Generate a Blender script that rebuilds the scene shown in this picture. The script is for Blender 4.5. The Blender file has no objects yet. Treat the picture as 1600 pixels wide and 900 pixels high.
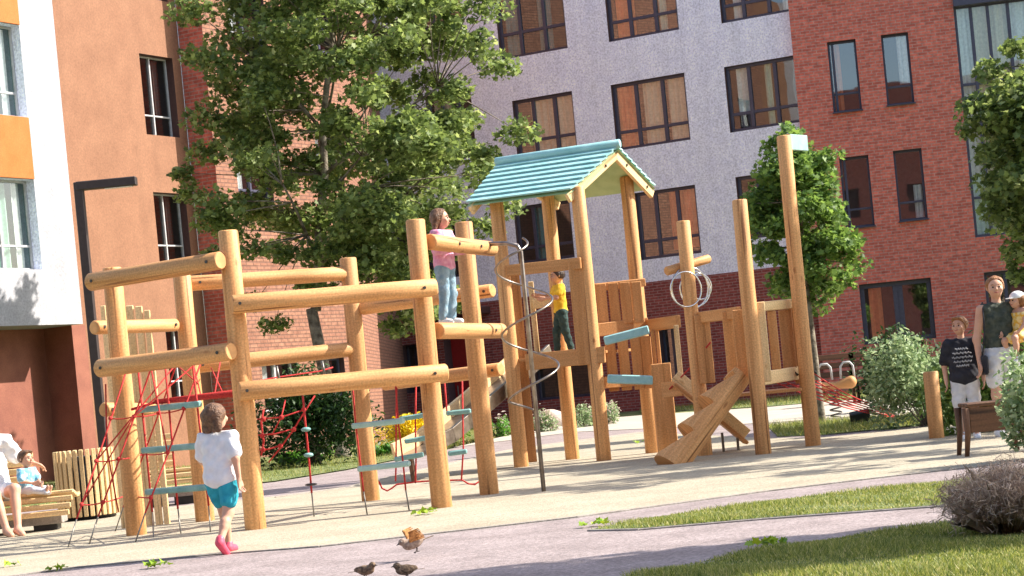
import bpy, math, random
import numpy as np
from mathutils import Vector, Matrix, Euler

# ------------------------------------------------------------------ camera, sky, sun, exposure
F_PX = 3200.0                 # focal length in photo pixels (photo is 1600 wide)
ROLL = math.radians(5.5)
CAM_H = 1.0
VH = 154.0                    # horizon below the picture centre, in rolled pixels
scene = bpy.context.scene
cam_data = bpy.data.cameras.new("camera")
cam = bpy.data.objects.new("camera", cam_data)
scene.collection.objects.link(cam)
scene.camera = cam
cam_data.sensor_width = 36.0
cam_data.lens = F_PX / 1600.0 * 36.0
cam_data.shift_x = -VH * math.sin(ROLL) / 1600.0
cam_data.shift_y = VH * math.cos(ROLL) / 1600.0
cam_data.clip_start = 0.1
cam_data.clip_end = 2000.0
cam.matrix_world = Matrix.Translation((0, 0, CAM_H)) @ Matrix.Rotation(math.radians(90), 4, 'X') @ Matrix.Rotation(-ROLL, 4, 'Z')

SUN_EL = 40.0
SUN_DIR = Vector((math.cos(math.radians(SUN_EL)) * 0.993, math.cos(math.radians(SUN_EL)) * 0.115, math.sin(math.radians(SUN_EL)))).normalized()
world = bpy.data.worlds.new("World")
scene.world = world
world.use_nodes = True
wn = world.node_tree.nodes
sky = wn.new('ShaderNodeTexSky')
sky.sky_type = 'NISHITA'
sky.sun_disc = False
sky.sun_elevation = math.asin(SUN_DIR.z)
sky.sun_rotation = math.atan2(SUN_DIR.x, SUN_DIR.y)
sky.air_density = 1.0
sky.dust_density = 2.0
bg = wn['Background']
bg.inputs['Strength'].default_value = 0.13
world.node_tree.links.new(sky.outputs[0], bg.inputs['Color'])
sun_data = bpy.data.lights.new("sun", 'SUN')
sun_data.energy = 5.0
sun_data.angle = math.radians(0.5)
sun_data.color = (1.0, 0.93, 0.82)
sun = bpy.data.objects.new("sun", sun_data)
scene.collection.objects.link(sun)
sun.rotation_euler = SUN_DIR.to_track_quat('Z', 'Y').to_euler()
sun.location = (20, 10, 30)
scene.view_settings.view_transform = 'Standard'
scene.view_settings.look = 'None'
scene.view_settings.gamma = 1.0
scene.view_settings.use_curve_mapping = False
scene.view_settings.exposure = 1.08
scene.cycles.max_bounces = 6
scene.cycles.transparent_max_bounces = 12
scene.cycles.use_denoising = True

R = random.Random(7)
NP = np.random.default_rng(11)
pi = math.pi

# ------------------------------------------------------------------ photo pixel -> world
CR, SR = math.cos(ROLL), math.sin(ROLL)
def UV_(x, y):
    dx, dy = x - 800.0, y - 450.0
    return CR * dx - SR * dy, SR * dx + CR * dy
def P(x, y, Y):
    """world point seen at photo pixel (x, y) at distance Y"""
    U, V = UV_(x, y)
    return Vector((U / F_PX * Y, Y, CAM_H - (V - VH) / F_PX * Y))
def G(x, y, z=0.0):
    """world point at height z seen at photo pixel (x, y)"""
    U, V = UV_(x, y)
    Y = F_PX * (CAM_H - z) / (V - VH)
    return Vector((U / F_PX * Y, Y, z))

# ------------------------------------------------------------------ materials
def newmat(name):
    m = bpy.data.materials.new(name)
    m.use_nodes = True
    return m, m.node_tree.nodes, m.node_tree.links, m.node_tree.nodes['Principled BSDF']
def rgba(c): return (c[0], c[1], c[2], 1.0)
def mul(c, k): return tuple(min(1.0, a * k) for a in c)
def noise_mat(name, c1, c2, scale=8.0, rough=0.7, bump=0.2, detail=6.0, fine=0.0, finescale=90.0, metal=0.0, spec=0.4, bscale=None, coord='Object', dist=0.02, lo=0.35, hi=0.65, streak=0.0):
    m, n, l, b = newmat(name)
    tc = n.new('ShaderNodeTexCoord')
    no = n.new('ShaderNodeTexNoise'); no.inputs['Scale'].default_value = scale; no.inputs['Detail'].default_value = detail
    l.new(tc.outputs[coord], no.inputs['Vector'])
    cr = n.new('ShaderNodeValToRGB')
    cr.color_ramp.elements[0].position = lo; cr.color_ramp.elements[1].position = hi
    cr.color_ramp.elements[0].color = rgba(c1); cr.color_ramp.elements[1].color = rgba(c2)
    l.new(no.outputs['Fac'], cr.inputs['Fac'])
    out = cr.outputs['Color']
    if fine > 0:
        n2 = n.new('ShaderNodeTexNoise'); n2.inputs['Scale'].default_value = finescale; n2.inputs['Detail'].default_value = 3
        l.new(tc.outputs[coord], n2.inputs['Vector'])
        mr = n.new('ShaderNodeMapRange'); mr.inputs['From Min'].default_value = 0.3; mr.inputs['From Max'].default_value = 0.7
        mr.inputs['To Min'].default_value = 1 - fine; mr.inputs['To Max'].default_value = 1 + fine
        l.new(n2.outputs['Fac'], mr.inputs['Value'])
        mx = n.new('ShaderNodeVectorMath'); mx.operation = 'SCALE'
        l.new(out, mx.inputs[0]); l.new(mr.outputs[0], mx.inputs['Scale'])
        out = mx.outputs[0]
    if streak > 0:   # rain streaks and dust runs on render
        mp = n.new('ShaderNodeMapping'); mp.inputs['Scale'].default_value = (2.2, 2.2, 0.16)
        n3 = n.new('ShaderNodeTexNoise'); n3.inputs['Scale'].default_value = 1.6; n3.inputs['Detail'].default_value = 6
        l.new(tc.outputs[coord], mp.inputs['Vector']); l.new(mp.outputs[0], n3.inputs['Vector'])
        m3 = n.new('ShaderNodeMapRange'); m3.inputs['From Min'].default_value = 0.35; m3.inputs['From Max'].default_value = 0.7
        m3.inputs['To Min'].default_value = 1.03; m3.inputs['To Max'].default_value = 1 - streak
        l.new(n3.outputs['Fac'], m3.inputs['Value'])
        x3 = n.new('ShaderNodeVectorMath'); x3.operation = 'SCALE'
        l.new(out, x3.inputs[0]); l.new(m3.outputs[0], x3.inputs['Scale']); out = x3.outputs[0]
    l.new(out, b.inputs['Base Color'])
    b.inputs['Roughness'].default_value = rough
    b.inputs['Metallic'].default_value = metal
    b.inputs['Specular IOR Level'].default_value = spec
    if bump > 0:
        bn = n.new('ShaderNodeTexNoise'); bn.inputs['Scale'].default_value = bscale or scale * 4; bn.inputs['Detail'].default_value = 5
        l.new(tc.outputs[coord], bn.inputs['Vector'])
        bm_ = n.new('ShaderNodeBump'); bm_.inputs['Strength'].default_value = bump; bm_.inputs['Distance'].default_value = dist
        l.new(bn.outputs['Fac'], bm_.inputs['Height'])
        l.new(bm_.outputs[0], b.inputs['Normal'])
    return m
def wood_mat(name, c1, c2, dark, rough=0.6, streak=26.0, along=1.2):
    """timber: grain runs along UV v (metres)"""
    m, n, l, b = newmat(name)
    uv = n.new('ShaderNodeTexCoord')
    oi = n.new('ShaderNodeObjectInfo')
    mp = n.new('ShaderNodeMapping'); mp.inputs['Scale'].default_value = (streak, along, 1)
    l.new(uv.outputs['UV'], mp.inputs['Vector'])
    ad = n.new('ShaderNodeVectorMath'); ad.operation = 'ADD'
    cx = n.new('ShaderNodeCombineXYZ')
    ml = n.new('ShaderNodeMath'); ml.operation = 'MULTIPLY'; ml.inputs[1].default_value = 37.0
    l.new(oi.outputs['Random'], ml.inputs[0]); l.new(ml.outputs[0], cx.inputs[2])
    l.new(mp.outputs[0], ad.inputs[0]); l.new(cx.outputs[0], ad.inputs[1])
    no = n.new('ShaderNodeTexNoise'); no.inputs['Scale'].default_value = 1.0; no.inputs['Detail'].default_value = 7; no.inputs['Distortion'].default_value = 0.4
    l.new(ad.outputs[0], no.inputs['Vector'])
    cr = n.new('ShaderNodeValToRGB')
    e = cr.color_ramp.elements
    e[0].position = 0.33; e[0].color = rgba(c1); e[1].position = 0.62; e[1].color = rgba(c2)
    l.new(no.outputs['Fac'], cr.inputs['Fac'])
    # narrow drying cracks and knots
    mp2 = n.new('ShaderNodeMapping'); mp2.inputs['Scale'].default_value = (streak * 0.9, along * 0.45, 1); mp2.inputs['Location'].default_value = (5, 3, 1)
    l.new(uv.outputs['UV'], mp2.inputs['Vector'])
    ad2 = n.new('ShaderNodeVectorMath'); ad2.operation = 'ADD'
    l.new(mp2.outputs[0], ad2.inputs[0]); l.new(cx.outputs[0], ad2.inputs[1])
    n2 = n.new('ShaderNodeTexNoise'); n2.inputs['Scale'].default_value = 1.0; n2.inputs['Detail'].default_value = 4
    l.new(ad2.outputs[0], n2.inputs['Vector'])
    cr2 = n.new('ShaderNodeValToRGB'); e2 = cr2.color_ramp.elements
    e2[0].position = 0.60; e2[0].color = (0, 0, 0, 1); e2[1].position = 0.68; e2[1].color = (1, 1, 1, 1)
    l.new(n2.outputs['Fac'], cr2.inputs['Fac'])
    mx = n.new('ShaderNodeMix'); mx.data_type = 'RGBA'
    l.new(cr2.outputs['Color'], mx.inputs[0]); l.new(cr.outputs['Color'], mx.inputs[6]); mx.inputs[7].default_value = rgba(dark)
    # knots with a dark ring, and sawdust-fine speckle
    mpk = n.new('ShaderNodeMapping'); mpk.inputs['Scale'].default_value = (6.0, 2.6, 1)
    l.new(uv.outputs['UV'], mpk.inputs['Vector'])
    adk = n.new('ShaderNodeVectorMath'); adk.operation = 'ADD'; l.new(mpk.outputs[0], adk.inputs[0]); l.new(cx.outputs[0], adk.inputs[1])
    vo = n.new('ShaderNodeTexVoronoi'); vo.inputs['Scale'].default_value = 1.0; l.new(adk.outputs[0], vo.inputs['Vector'])
    ck = n.new('ShaderNodeValToRGB'); ek = ck.color_ramp.elements
    ek[0].position = 0.05; ek[0].color = (1, 1, 1, 1); ek[1].position = 0.13; ek[1].color = (0, 0, 0, 1)
    l.new(vo.outputs['Distance'], ck.inputs['Fac'])
    mk = n.new('ShaderNodeMix'); mk.data_type = 'RGBA'; l.new(ck.outputs['Color'], mk.inputs[0]); l.new(mx.outputs[2], mk.inputs[6]); mk.inputs[7].default_value = rgba(mul(dark, 1.5))
    nf = n.new('ShaderNodeTexNoise'); nf.inputs['Scale'].default_value = 55; nf.inputs['Detail'].default_value = 3; l.new(uv.outputs['UV'], nf.inputs['Vector'])
    rf_ = n.new('ShaderNodeMapRange'); rf_.inputs['From Min'].default_value = .3; rf_.inputs['From Max'].default_value = .7; rf_.inputs['To Min'].default_value = .80; rf_.inputs['To Max'].default_value = 1.18
    l.new(nf.outputs['Fac'], rf_.inputs['Value'])
    mx = n.new('ShaderNodeVectorMath'); mx.operation = 'SCALE'; l.new(mk.outputs[2], mx.inputs[0]); l.new(rf_.outputs[0], mx.inputs['Scale'])
    # one log differs a little from the next
    hv = n.new('ShaderNodeHueSaturation')
    mr = n.new('ShaderNodeMapRange'); mr.inputs['To Min'].default_value = 0.86; mr.inputs['To Max'].default_value = 1.12
    l.new(oi.outputs['Random'], mr.inputs['Value']); l.new(mr.outputs[0], hv.inputs['Value'])
    l.new(mx.outputs[0], hv.inputs['Color'])
    l.new(hv.outputs[0], b.inputs['Base Color'])
    b.inputs['Roughness'].default_value = rough
    b.inputs['Specular IOR Level'].default_value = 0.35
    bu = n.new('ShaderNodeBump'); bu.inputs['Strength'].default_value = 0.5; bu.inputs['Distance'].default_value = 0.006
    l.new(no.outputs['Fac'], bu.inputs['Height']); l.new(bu.outputs[0], b.inputs['Normal'])
    return m
def brick_mat(name, c1, c2, mortar, bw=0.25, rh=0.078, ms=0.011, mottle=0.24):
    m, n, l, b = newmat(name)
    uv = n.new('ShaderNodeTexCoord')
    br = n.new('ShaderNodeTexBrick')
    br.inputs['Scale'].default_value = 1.0
    br.inputs['Brick Width'].default_value = bw; br.inputs['Row Height'].default_value = rh
    br.inputs['Mortar Size'].default_value = ms; br.inputs['Mortar Smooth'].default_value = 0.2
    br.inputs['Color1'].default_value = rgba(c1); br.inputs['Color2'].default_value = rgba(c2); br.inputs['Mortar'].default_value = rgba(mortar)
    l.new(uv.outputs['UV'], br.inputs['Vector'])
    no = n.new('ShaderNodeTexNoise'); no.inputs['Scale'].default_value = 9; no.inputs['Detail'].default_value = 5
    l.new(uv.outputs['UV'], no.inputs['Vector'])
    mr = n.new('ShaderNodeMapRange'); mr.inputs['From Min'].default_value = 0.3; mr.inputs['From Max'].default_value = 0.7
    mr.inputs['To Min'].default_value = 1 - mottle; mr.inputs['To Max'].default_value = 1 + mottle
    l.new(no.outputs['Fac'], mr.inputs['Value'])
    mx = n.new('ShaderNodeVectorMath'); mx.operation = 'SCALE'
    l.new(br.outputs['Color'], mx.inputs[0]); l.new(mr.outputs[0], mx.inputs['Scale'])
    l.new(mx.outputs[0], b.inputs['Base Color'])
    b.inputs['Roughness'].default_value = 0.85; b.inputs['Specular IOR Level'].default_value = 0.2
    bu = n.new('ShaderNodeBump'); bu.inputs['Strength'].default_value = 0.6; bu.inputs['Distance'].default_value = 0.01; bu.invert = True
    l.new(br.outputs['Fac'], bu.inputs['Height']); l.new(bu.outputs[0], b.inputs['Normal'])
    return m
def plain(name, c, rough=0.5, metal=0.0, spec=0.5, bump=0.0):
    return noise_mat(name, mul(c, 0.88), mul(c, 1.1), scale=14, rough=rough, metal=metal, spec=spec, bump=bump, fine=0.06)
def leaf_mat(name, dark, light, trans=0.35, yellow=None):
    m, n, l, b = newmat(name)
    ge = n.new('ShaderNodeNewGeometry')
    cr = n.new('ShaderNodeValToRGB'); e = cr.color_ramp.elements
    e[0].color = rgba(dark); e[1].color = rgba(light); e[0].position = 0.05; e[1].position = 0.85
    if yellow:
        x = e.new(0.97); x.color = rgba(yellow)
    l.new(ge.outputs['Random Per Island'], cr.inputs['Fac'])
    l.new(cr.outputs['Color'], b.inputs['Base Color'])
    b.inputs['Roughness'].default_value = 0.5; b.inputs['Specular IOR Level'].default_value = 0.25
    tr = n.new('ShaderNodeBsdfTranslucent')
    hs = n.new('ShaderNodeHueSaturation'); hs.inputs['Hue'].default_value = 0.485; hs.inputs['Value'].default_value = 1.5; hs.inputs['Saturation'].default_value = 1.1
    l.new(cr.outputs['Color'], hs.inputs['Color']); l.new(hs.outputs[0], tr.inputs['Color'])
    ms = n.new('ShaderNodeMixShader'); ms.inputs[0].default_value = trans
    l.new(b.outputs[0], ms.inputs[1]); l.new(tr.outputs[0], ms.inputs[2])
    l.new(ms.outputs[0], n['Material Output'].inputs['Surface'])
    return m
def glass_mat(name, refl=0.24, tint=(0.86, 0.89, 0.90)):
    m, n, l, b = newmat(name)
    n.remove(b)
    gl = n.new('ShaderNodeBsdfGlossy'); gl.inputs['Roughness'].default_value = 0.015; gl.inputs['Color'].default_value = (0.9, 0.93, 0.95, 1)
    tr = n.new('ShaderNodeBsdfTransparent'); tr.inputs['Color'].default_value = rgba(tint)
    no = n.new('ShaderNodeTexNoise'); no.inputs['Scale'].default_value = 1.3; no.inputs['Detail'].default_value = 1
    tc = n.new('ShaderNodeTexCoord'); l.new(tc.outputs['Object'], no.inputs['Vector'])
    bu = n.new('ShaderNodeBump'); bu.inputs['Strength'].default_value = 0.15; bu.inputs['Distance'].default_value = 0.01
    l.new(no.outputs['Fac'], bu.inputs['Height']); l.new(bu.outputs[0], gl.inputs['Normal'])
    ms = n.new('ShaderNodeMixShader'); ms.inputs[0].default_value = refl
    l.new(tr.outputs[0], ms.inputs[1]); l.new(gl.outputs[0], ms.inputs[2])
    l.new(ms.outputs[0], n['Material Output'].inputs['Surface'])
    return m

M = {}
M['log'] = wood_mat('log_timber', (0.52, 0.25, 0.09), (0.68, 0.365, 0.15), (0.22, 0.09, 0.03))
M['board'] = wood_mat('board_timber', (0.48, 0.215, 0.07), (0.60, 0.30, 0.115), (0.36, 0.16, 0.05), streak=18)
M['pale_board'] = wood_mat('pale_board_timber', (0.68, 0.46, 0.22), (0.80, 0.58, 0.31), (0.40, 0.24, 0.1), streak=18)
M['slat'] = wood_mat('bench_timber', (0.60, 0.40, 0.19), (0.74, 0.54, 0.28), (0.32, 0.19, 0.08), streak=20)
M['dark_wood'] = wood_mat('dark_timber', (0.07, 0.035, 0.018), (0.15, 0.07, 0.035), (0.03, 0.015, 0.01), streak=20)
M['bark'] = noise_mat('bark', (0.10, 0.075, 0.055), (0.30, 0.26, 0.20), scale=9, rough=0.9, bump=0.8, bscale=30, detail=8)
M['teal'] = noise_mat('teal_paint', (0.27, 0.52, 0.53), (0.37, 0.62, 0.63), scale=7, rough=0.5, bump=0.1, fine=0.06)
M['teal_under'] = noise_mat('pale_green_board', (0.36, 0.50, 0.26), (0.44, 0.58, 0.32), scale=7, rough=0.6, bump=0.1)
M['teal_grey'] = noise_mat('worn_teal_plastic', (0.16, 0.34, 0.33), (0.24, 0.44, 0.42), scale=10, rough=0.55, bump=0.1, fine=0.08)
M['teal_pale'] = noise_mat('pale_teal_plastic', (0.30, 0.48, 0.46), (0.38, 0.56, 0.53), scale=10, rough=0.55, bump=0.1, fine=0.08)
M['rope'] = noise_mat('red_rope', (0.42, 0.02, 0.02), (0.62, 0.045, 0.04), scale=60, rough=0.75, bump=0.4)
M['bolt'] = plain('dark_steel', (0.06, 0.055, 0.05), rough=0.45, metal=0.5)
M['chain'] = plain('grey_steel', (0.20, 0.19, 0.17), rough=0.4, metal=0.7)
M['steel'] = noise_mat('galvanised_steel', (0.22, 0.18, 0.15), (0.36, 0.31, 0.27), scale=12, rough=0.32, metal=0.85, bump=0.05)
M['bright_steel'] = noise_mat('polished_steel', (0.6, 0.6, 0.6), (0.75, 0.75, 0.75), scale=12, rough=0.15, metal=1.0, bump=0.0)
M['white'] = noise_mat('white_plaster', (0.38, 0.38, 0.41), (0.44, 0.44, 0.47), scale=3, streak=0.10, rough=0.85, bump=0.25, bscale=70, fine=0.18, finescale=26)
M['orange'] = noise_mat('peach_plaster', (0.245, 0.117, 0.066), (0.28, 0.137, 0.078), scale=2, streak=0.06, rough=0.85, bump=0.25, bscale=70, fine=0.15, finescale=26)
M['orange_panel'] = noise_mat('orange_panel_plaster', (0.46, 0.14, 0.028), (0.52, 0.165, 0.04), scale=3, rough=0.8, bump=0.2, bscale=70, fine=0.12, finescale=38)
M['grey'] = noise_mat('lilac_grey_plaster', (0.78, 0.80, 0.93), (0.86, 0.88, 0.98), scale=2.5, streak=0.09, rough=0.85, bump=0.25, bscale=70, fine=0.26, finescale=21)
M['brown'] = noise_mat('brown_cladding', (0.22, 0.075, 0.05), (0.30, 0.11, 0.07), scale=2.0, rough=0.7, bump=0.15, bscale=60, fine=0.12, finescale=40)
M['brick_red'] = brick_mat('red_brick', (0.66, 0.175, 0.125), (0.46, 0.11, 0.08), (0.45, 0.25, 0.21))
M['brick_dark'] = brick_mat('dark_red_brick', (0.33, 0.085, 0.07), (0.23, 0.055, 0.05), (0.33, 0.19, 0.17))
M['brick_salmon'] = brick_mat('salmon_brick', (0.32, 0.16, 0.105), (0.26, 0.12, 0.08), (0.18, 0.095, 0.07), bw=0.26, rh=0.085, ms=0.014)
M['frame_dark'] = plain('dark_blue_frame', (0.055, 0.055, 0.09), rough=0.4)
M['frame_pale'] = plain('pale_grey_frame', (0.50, 0.50, 0.50), rough=0.4)
M['frame_brown'] = plain('brown_frame', (0.09, 0.04, 0.035), rough=0.5)
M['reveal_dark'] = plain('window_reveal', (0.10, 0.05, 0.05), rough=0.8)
M['glass'] = glass_mat('window_glass')
M['glass_clear'] = glass_mat('window_glass_clear', refl=0.16, tint=(0.80, 0.86, 0.85))
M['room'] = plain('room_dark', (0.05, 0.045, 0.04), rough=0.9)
M['room_pale'] = plain('room_pale', (0.45, 0.42, 0.38), rough=0.9)
M['curtain_cream'] = plain('cream_curtain', (0.66, 0.58, 0.42), rough=0.9)
M['curtain_white'] = plain('white_curtain', (0.75, 0.76, 0.74), rough=0.9)
M['curtain_green'] = plain('pale_green_curtain', (0.42, 0.60, 0.50), rough=0.9)
M['curtain_orange'] = plain('orange_curtain', (0.78, 0.22, 0.07), rough=0.9)  # colour stands in for the orange wall reflected in the glass
M['curtain_teal'] = plain('teal_curtain', (0.10, 0.24, 0.25), rough=0.9)
M['black'] = plain('black_plastic', (0.015, 0.015, 0.017), rough=0.5)
M['lamp_metal'] = plain('dark_brown_metal', (0.055, 0.04, 0.038), rough=0.45, metal=0.2)
M['lamp_lens'] = plain('lamp_lens', (0.7, 0.7, 0.68), rough=0.2)
M['door_red'] = plain('red_door_paint', (0.38, 0.025, 0.025), rough=0.4)
M['soil'] = noise_mat('soil', (0.07, 0.05, 0.03), (0.14, 0.10, 0.06), scale=6, rough=1, bump=0.6)
M['turf'] = noise_mat('turf', (0.07, 0.11, 0.03), (0.22, 0.24, 0.09), scale=2.2, rough=1, bump=0.8, bscale=60, fine=0.3, finescale=45)
M['sand'] = noise_mat('sand_rubber', (0.325, 0.28, 0.205), (0.41, 0.362, 0.272), scale=1.3, rough=0.95, bump=0.5, bscale=60, fine=0.30, finescale=48, lo=0.3, hi=0.7)
M['paving'] = noise_mat('pink_granite_paving', (0.235, 0.19, 0.185), (0.31, 0.255, 0.25), scale=2.2, rough=0.9, bump=0.4, bscale=80, fine=0.38, finescale=48)
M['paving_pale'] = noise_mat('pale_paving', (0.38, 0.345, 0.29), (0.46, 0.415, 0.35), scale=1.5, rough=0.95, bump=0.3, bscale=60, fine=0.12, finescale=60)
M['kerb'] = noise_mat('kerb_stone', (0.24, 0.21, 0.19), (0.33, 0.30, 0.27), scale=9, rough=0.9, bump=0.4, fine=0.15)
M['stone'] = noise_mat('pale_boulder', (0.42, 0.34, 0.28), (0.62, 0.52, 0.44), scale=6, rough=0.9, bump=0.6, fine=0.2, finescale=40)
M['leaf'] = leaf_mat('maple_leaves', (0.075, 0.115, 0.04), (0.235, 0.315, 0.10), 0.42, (0.38, 0.44, 0.19))
M['leaf_bright'] = leaf_mat('bright_leaves', (0.06, 0.12, 0.032), (0.205, 0.32, 0.085), 0.40)
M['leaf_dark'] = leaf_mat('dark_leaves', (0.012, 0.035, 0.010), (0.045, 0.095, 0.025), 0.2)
M['leaf_green'] = leaf_mat('green_leaves', (0.05, 0.16, 0.02), (0.13, 0.32, 0.05), 0.3)
M['leaf_yellow'] = leaf_mat('yellow_leaves', (0.55, 0.42, 0.02), (0.80, 0.66, 0.05), 0.3)
M['leaf_sage'] = leaf_mat('sage_leaves', (0.13, 0.21, 0.09), (0.42, 0.52, 0.30), 0.3)
M['straw'] = leaf_mat('dry_grass', (0.26, 0.185, 0.14), (0.66, 0.53, 0.40), 0.25)
M['petal'] = leaf_mat('pale_flowers', (0.42, 0.33, 0.28), (0.60, 0.54, 0.48), 0.3)
M['grass'] = leaf_mat('grass_blades', (0.07, 0.12, 0.025), (0.34, 0.36, 0.10), 0.35, (0.56, 0.50, 0.24))
M['skin'] = noise_mat('skin', (0.56, 0.30, 0.20), (0.62, 0.35, 0.24), scale=10, rough=0.55, bump=0.0)
M['lips'] = plain('lips', (0.42, 0.12, 0.10), rough=0.5)
M['eye'] = plain('dark_eye', (0.02, 0.015, 0.012), rough=0.2)
M['hair_brown'] = noise_mat('brown_hair', (0.075, 0.035, 0.018), (0.20, 0.10, 0.05), scale=35, rough=0.5, bump=0.7, bscale=70)
M['hair_dark'] = noise_mat('dark_hair', (0.02, 0.012, 0.008), (0.07, 0.035, 0.02), scale=35, rough=0.5, bump=0.7, bscale=70)
M['hair_ginger'] = noise_mat('auburn_hair', (0.20, 0.075, 0.025), (0.38, 0.17, 0.06), scale=35, rough=0.5, bump=0.7, bscale=70)
M['cl_white'] = noise_mat('white_cotton', (0.70, 0.70, 0.72), (0.82, 0.82, 0.83), scale=14, rough=0.9, bump=0.6, bscale=22, dist=0.02)
M['cl_blue'] = noise_mat('turquoise_cotton', (0.015, 0.26, 0.36), (0.03, 0.36, 0.46), scale=14, rough=0.9, bump=0.5, bscale=22)
M['cl_pink'] = noise_mat('lilac_pink_knit', (0.60, 0.22, 0.36), (0.78, 0.42, 0.55), scale=20, rough=0.9, bump=0.5, bscale=30)
M['cl_jean'] = noise_mat('pale_denim', (0.16, 0.27, 0.36), (0.30, 0.42, 0.50), scale=16, rough=0.9, bump=0.5, bscale=30)
M['cl_darkjean'] = noise_mat('dark_green_denim', (0.018, 0.045, 0.045), (0.04, 0.08, 0.075), scale=16, rough=0.9, bump=0.5, bscale=30)
M['cl_yellow'] = noise_mat('yellow_cotton', (0.72, 0.42, 0.02), (0.82, 0.54, 0.05), scale=14, rough=0.9, bump=0.5, bscale=22)
M['cl_black'] = noise_mat('black_cotton', (0.014, 0.014, 0.02), (0.03, 0.03, 0.04), scale=14, rough=0.9, bump=0.5, bscale=22)
M['cl_green'] = noise_mat('dark_grey_green_knit', (0.035, 0.045, 0.035), (0.075, 0.085, 0.065), scale=22, rough=0.9, bump=0.5, bscale=30)
M['cl_grey'] = noise_mat('pale_grey_cotton', (0.56, 0.57, 0.60), (0.68, 0.68, 0.70), scale=14, rough=0.9, bump=0.5, bscale=22)
M['cl_sky'] = noise_mat('sky_blue_print', (0.16, 0.42, 0.60), (0.50, 0.70, 0.74), scale=18, rough=0.9, bump=0.4, lo=0.45, hi=0.55)
M['cl_floral'] = noise_mat('yellow_floral_cotton', (0.80, 0.45, 0.06), (0.85, 0.66, 0.30), scale=26, rough=0.9, bump=0.4, lo=0.45, hi=0.55)
M['shoe_pink'] = plain('pink_shoe', (0.75, 0.08, 0.14), rough=0.5)
M['shoe_white'] = plain('white_shoe', (0.75, 0.75, 0.75), rough=0.5)
M['shoe_dark'] = plain('dark_shoe', (0.05, 0.045, 0.045), rough=0.5)
M['print'] = plain('grey_shirt_print', (0.50, 0.50, 0.52), rough=0.8)
M['feather'] = noise_mat('sparrow_feathers', (0.07, 0.045, 0.03), (0.30, 0.20, 0.12), scale=55, rough=0.8, bump=0.4, bscale=80)
M['feather_rust'] = noise_mat('rusty_feathers', (0.30, 0.12, 0.03), (0.62, 0.30, 0.10), scale=50, rough=0.8, bump=0.4, bscale=80)
M['feather_pale'] = noise_mat('pale_feathers', (0.22, 0.15, 0.11), (0.42, 0.32, 0.25), scale=50, rough=0.8, bump=0.3)
M['beak'] = plain('dark_beak', (0.08, 0.06, 0.05), rough=0.4)
M['fallen'] = leaf_mat('fallen_green_leaves', (0.10, 0.22, 0.02), (0.34, 0.46, 0.05), 0.2)

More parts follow.
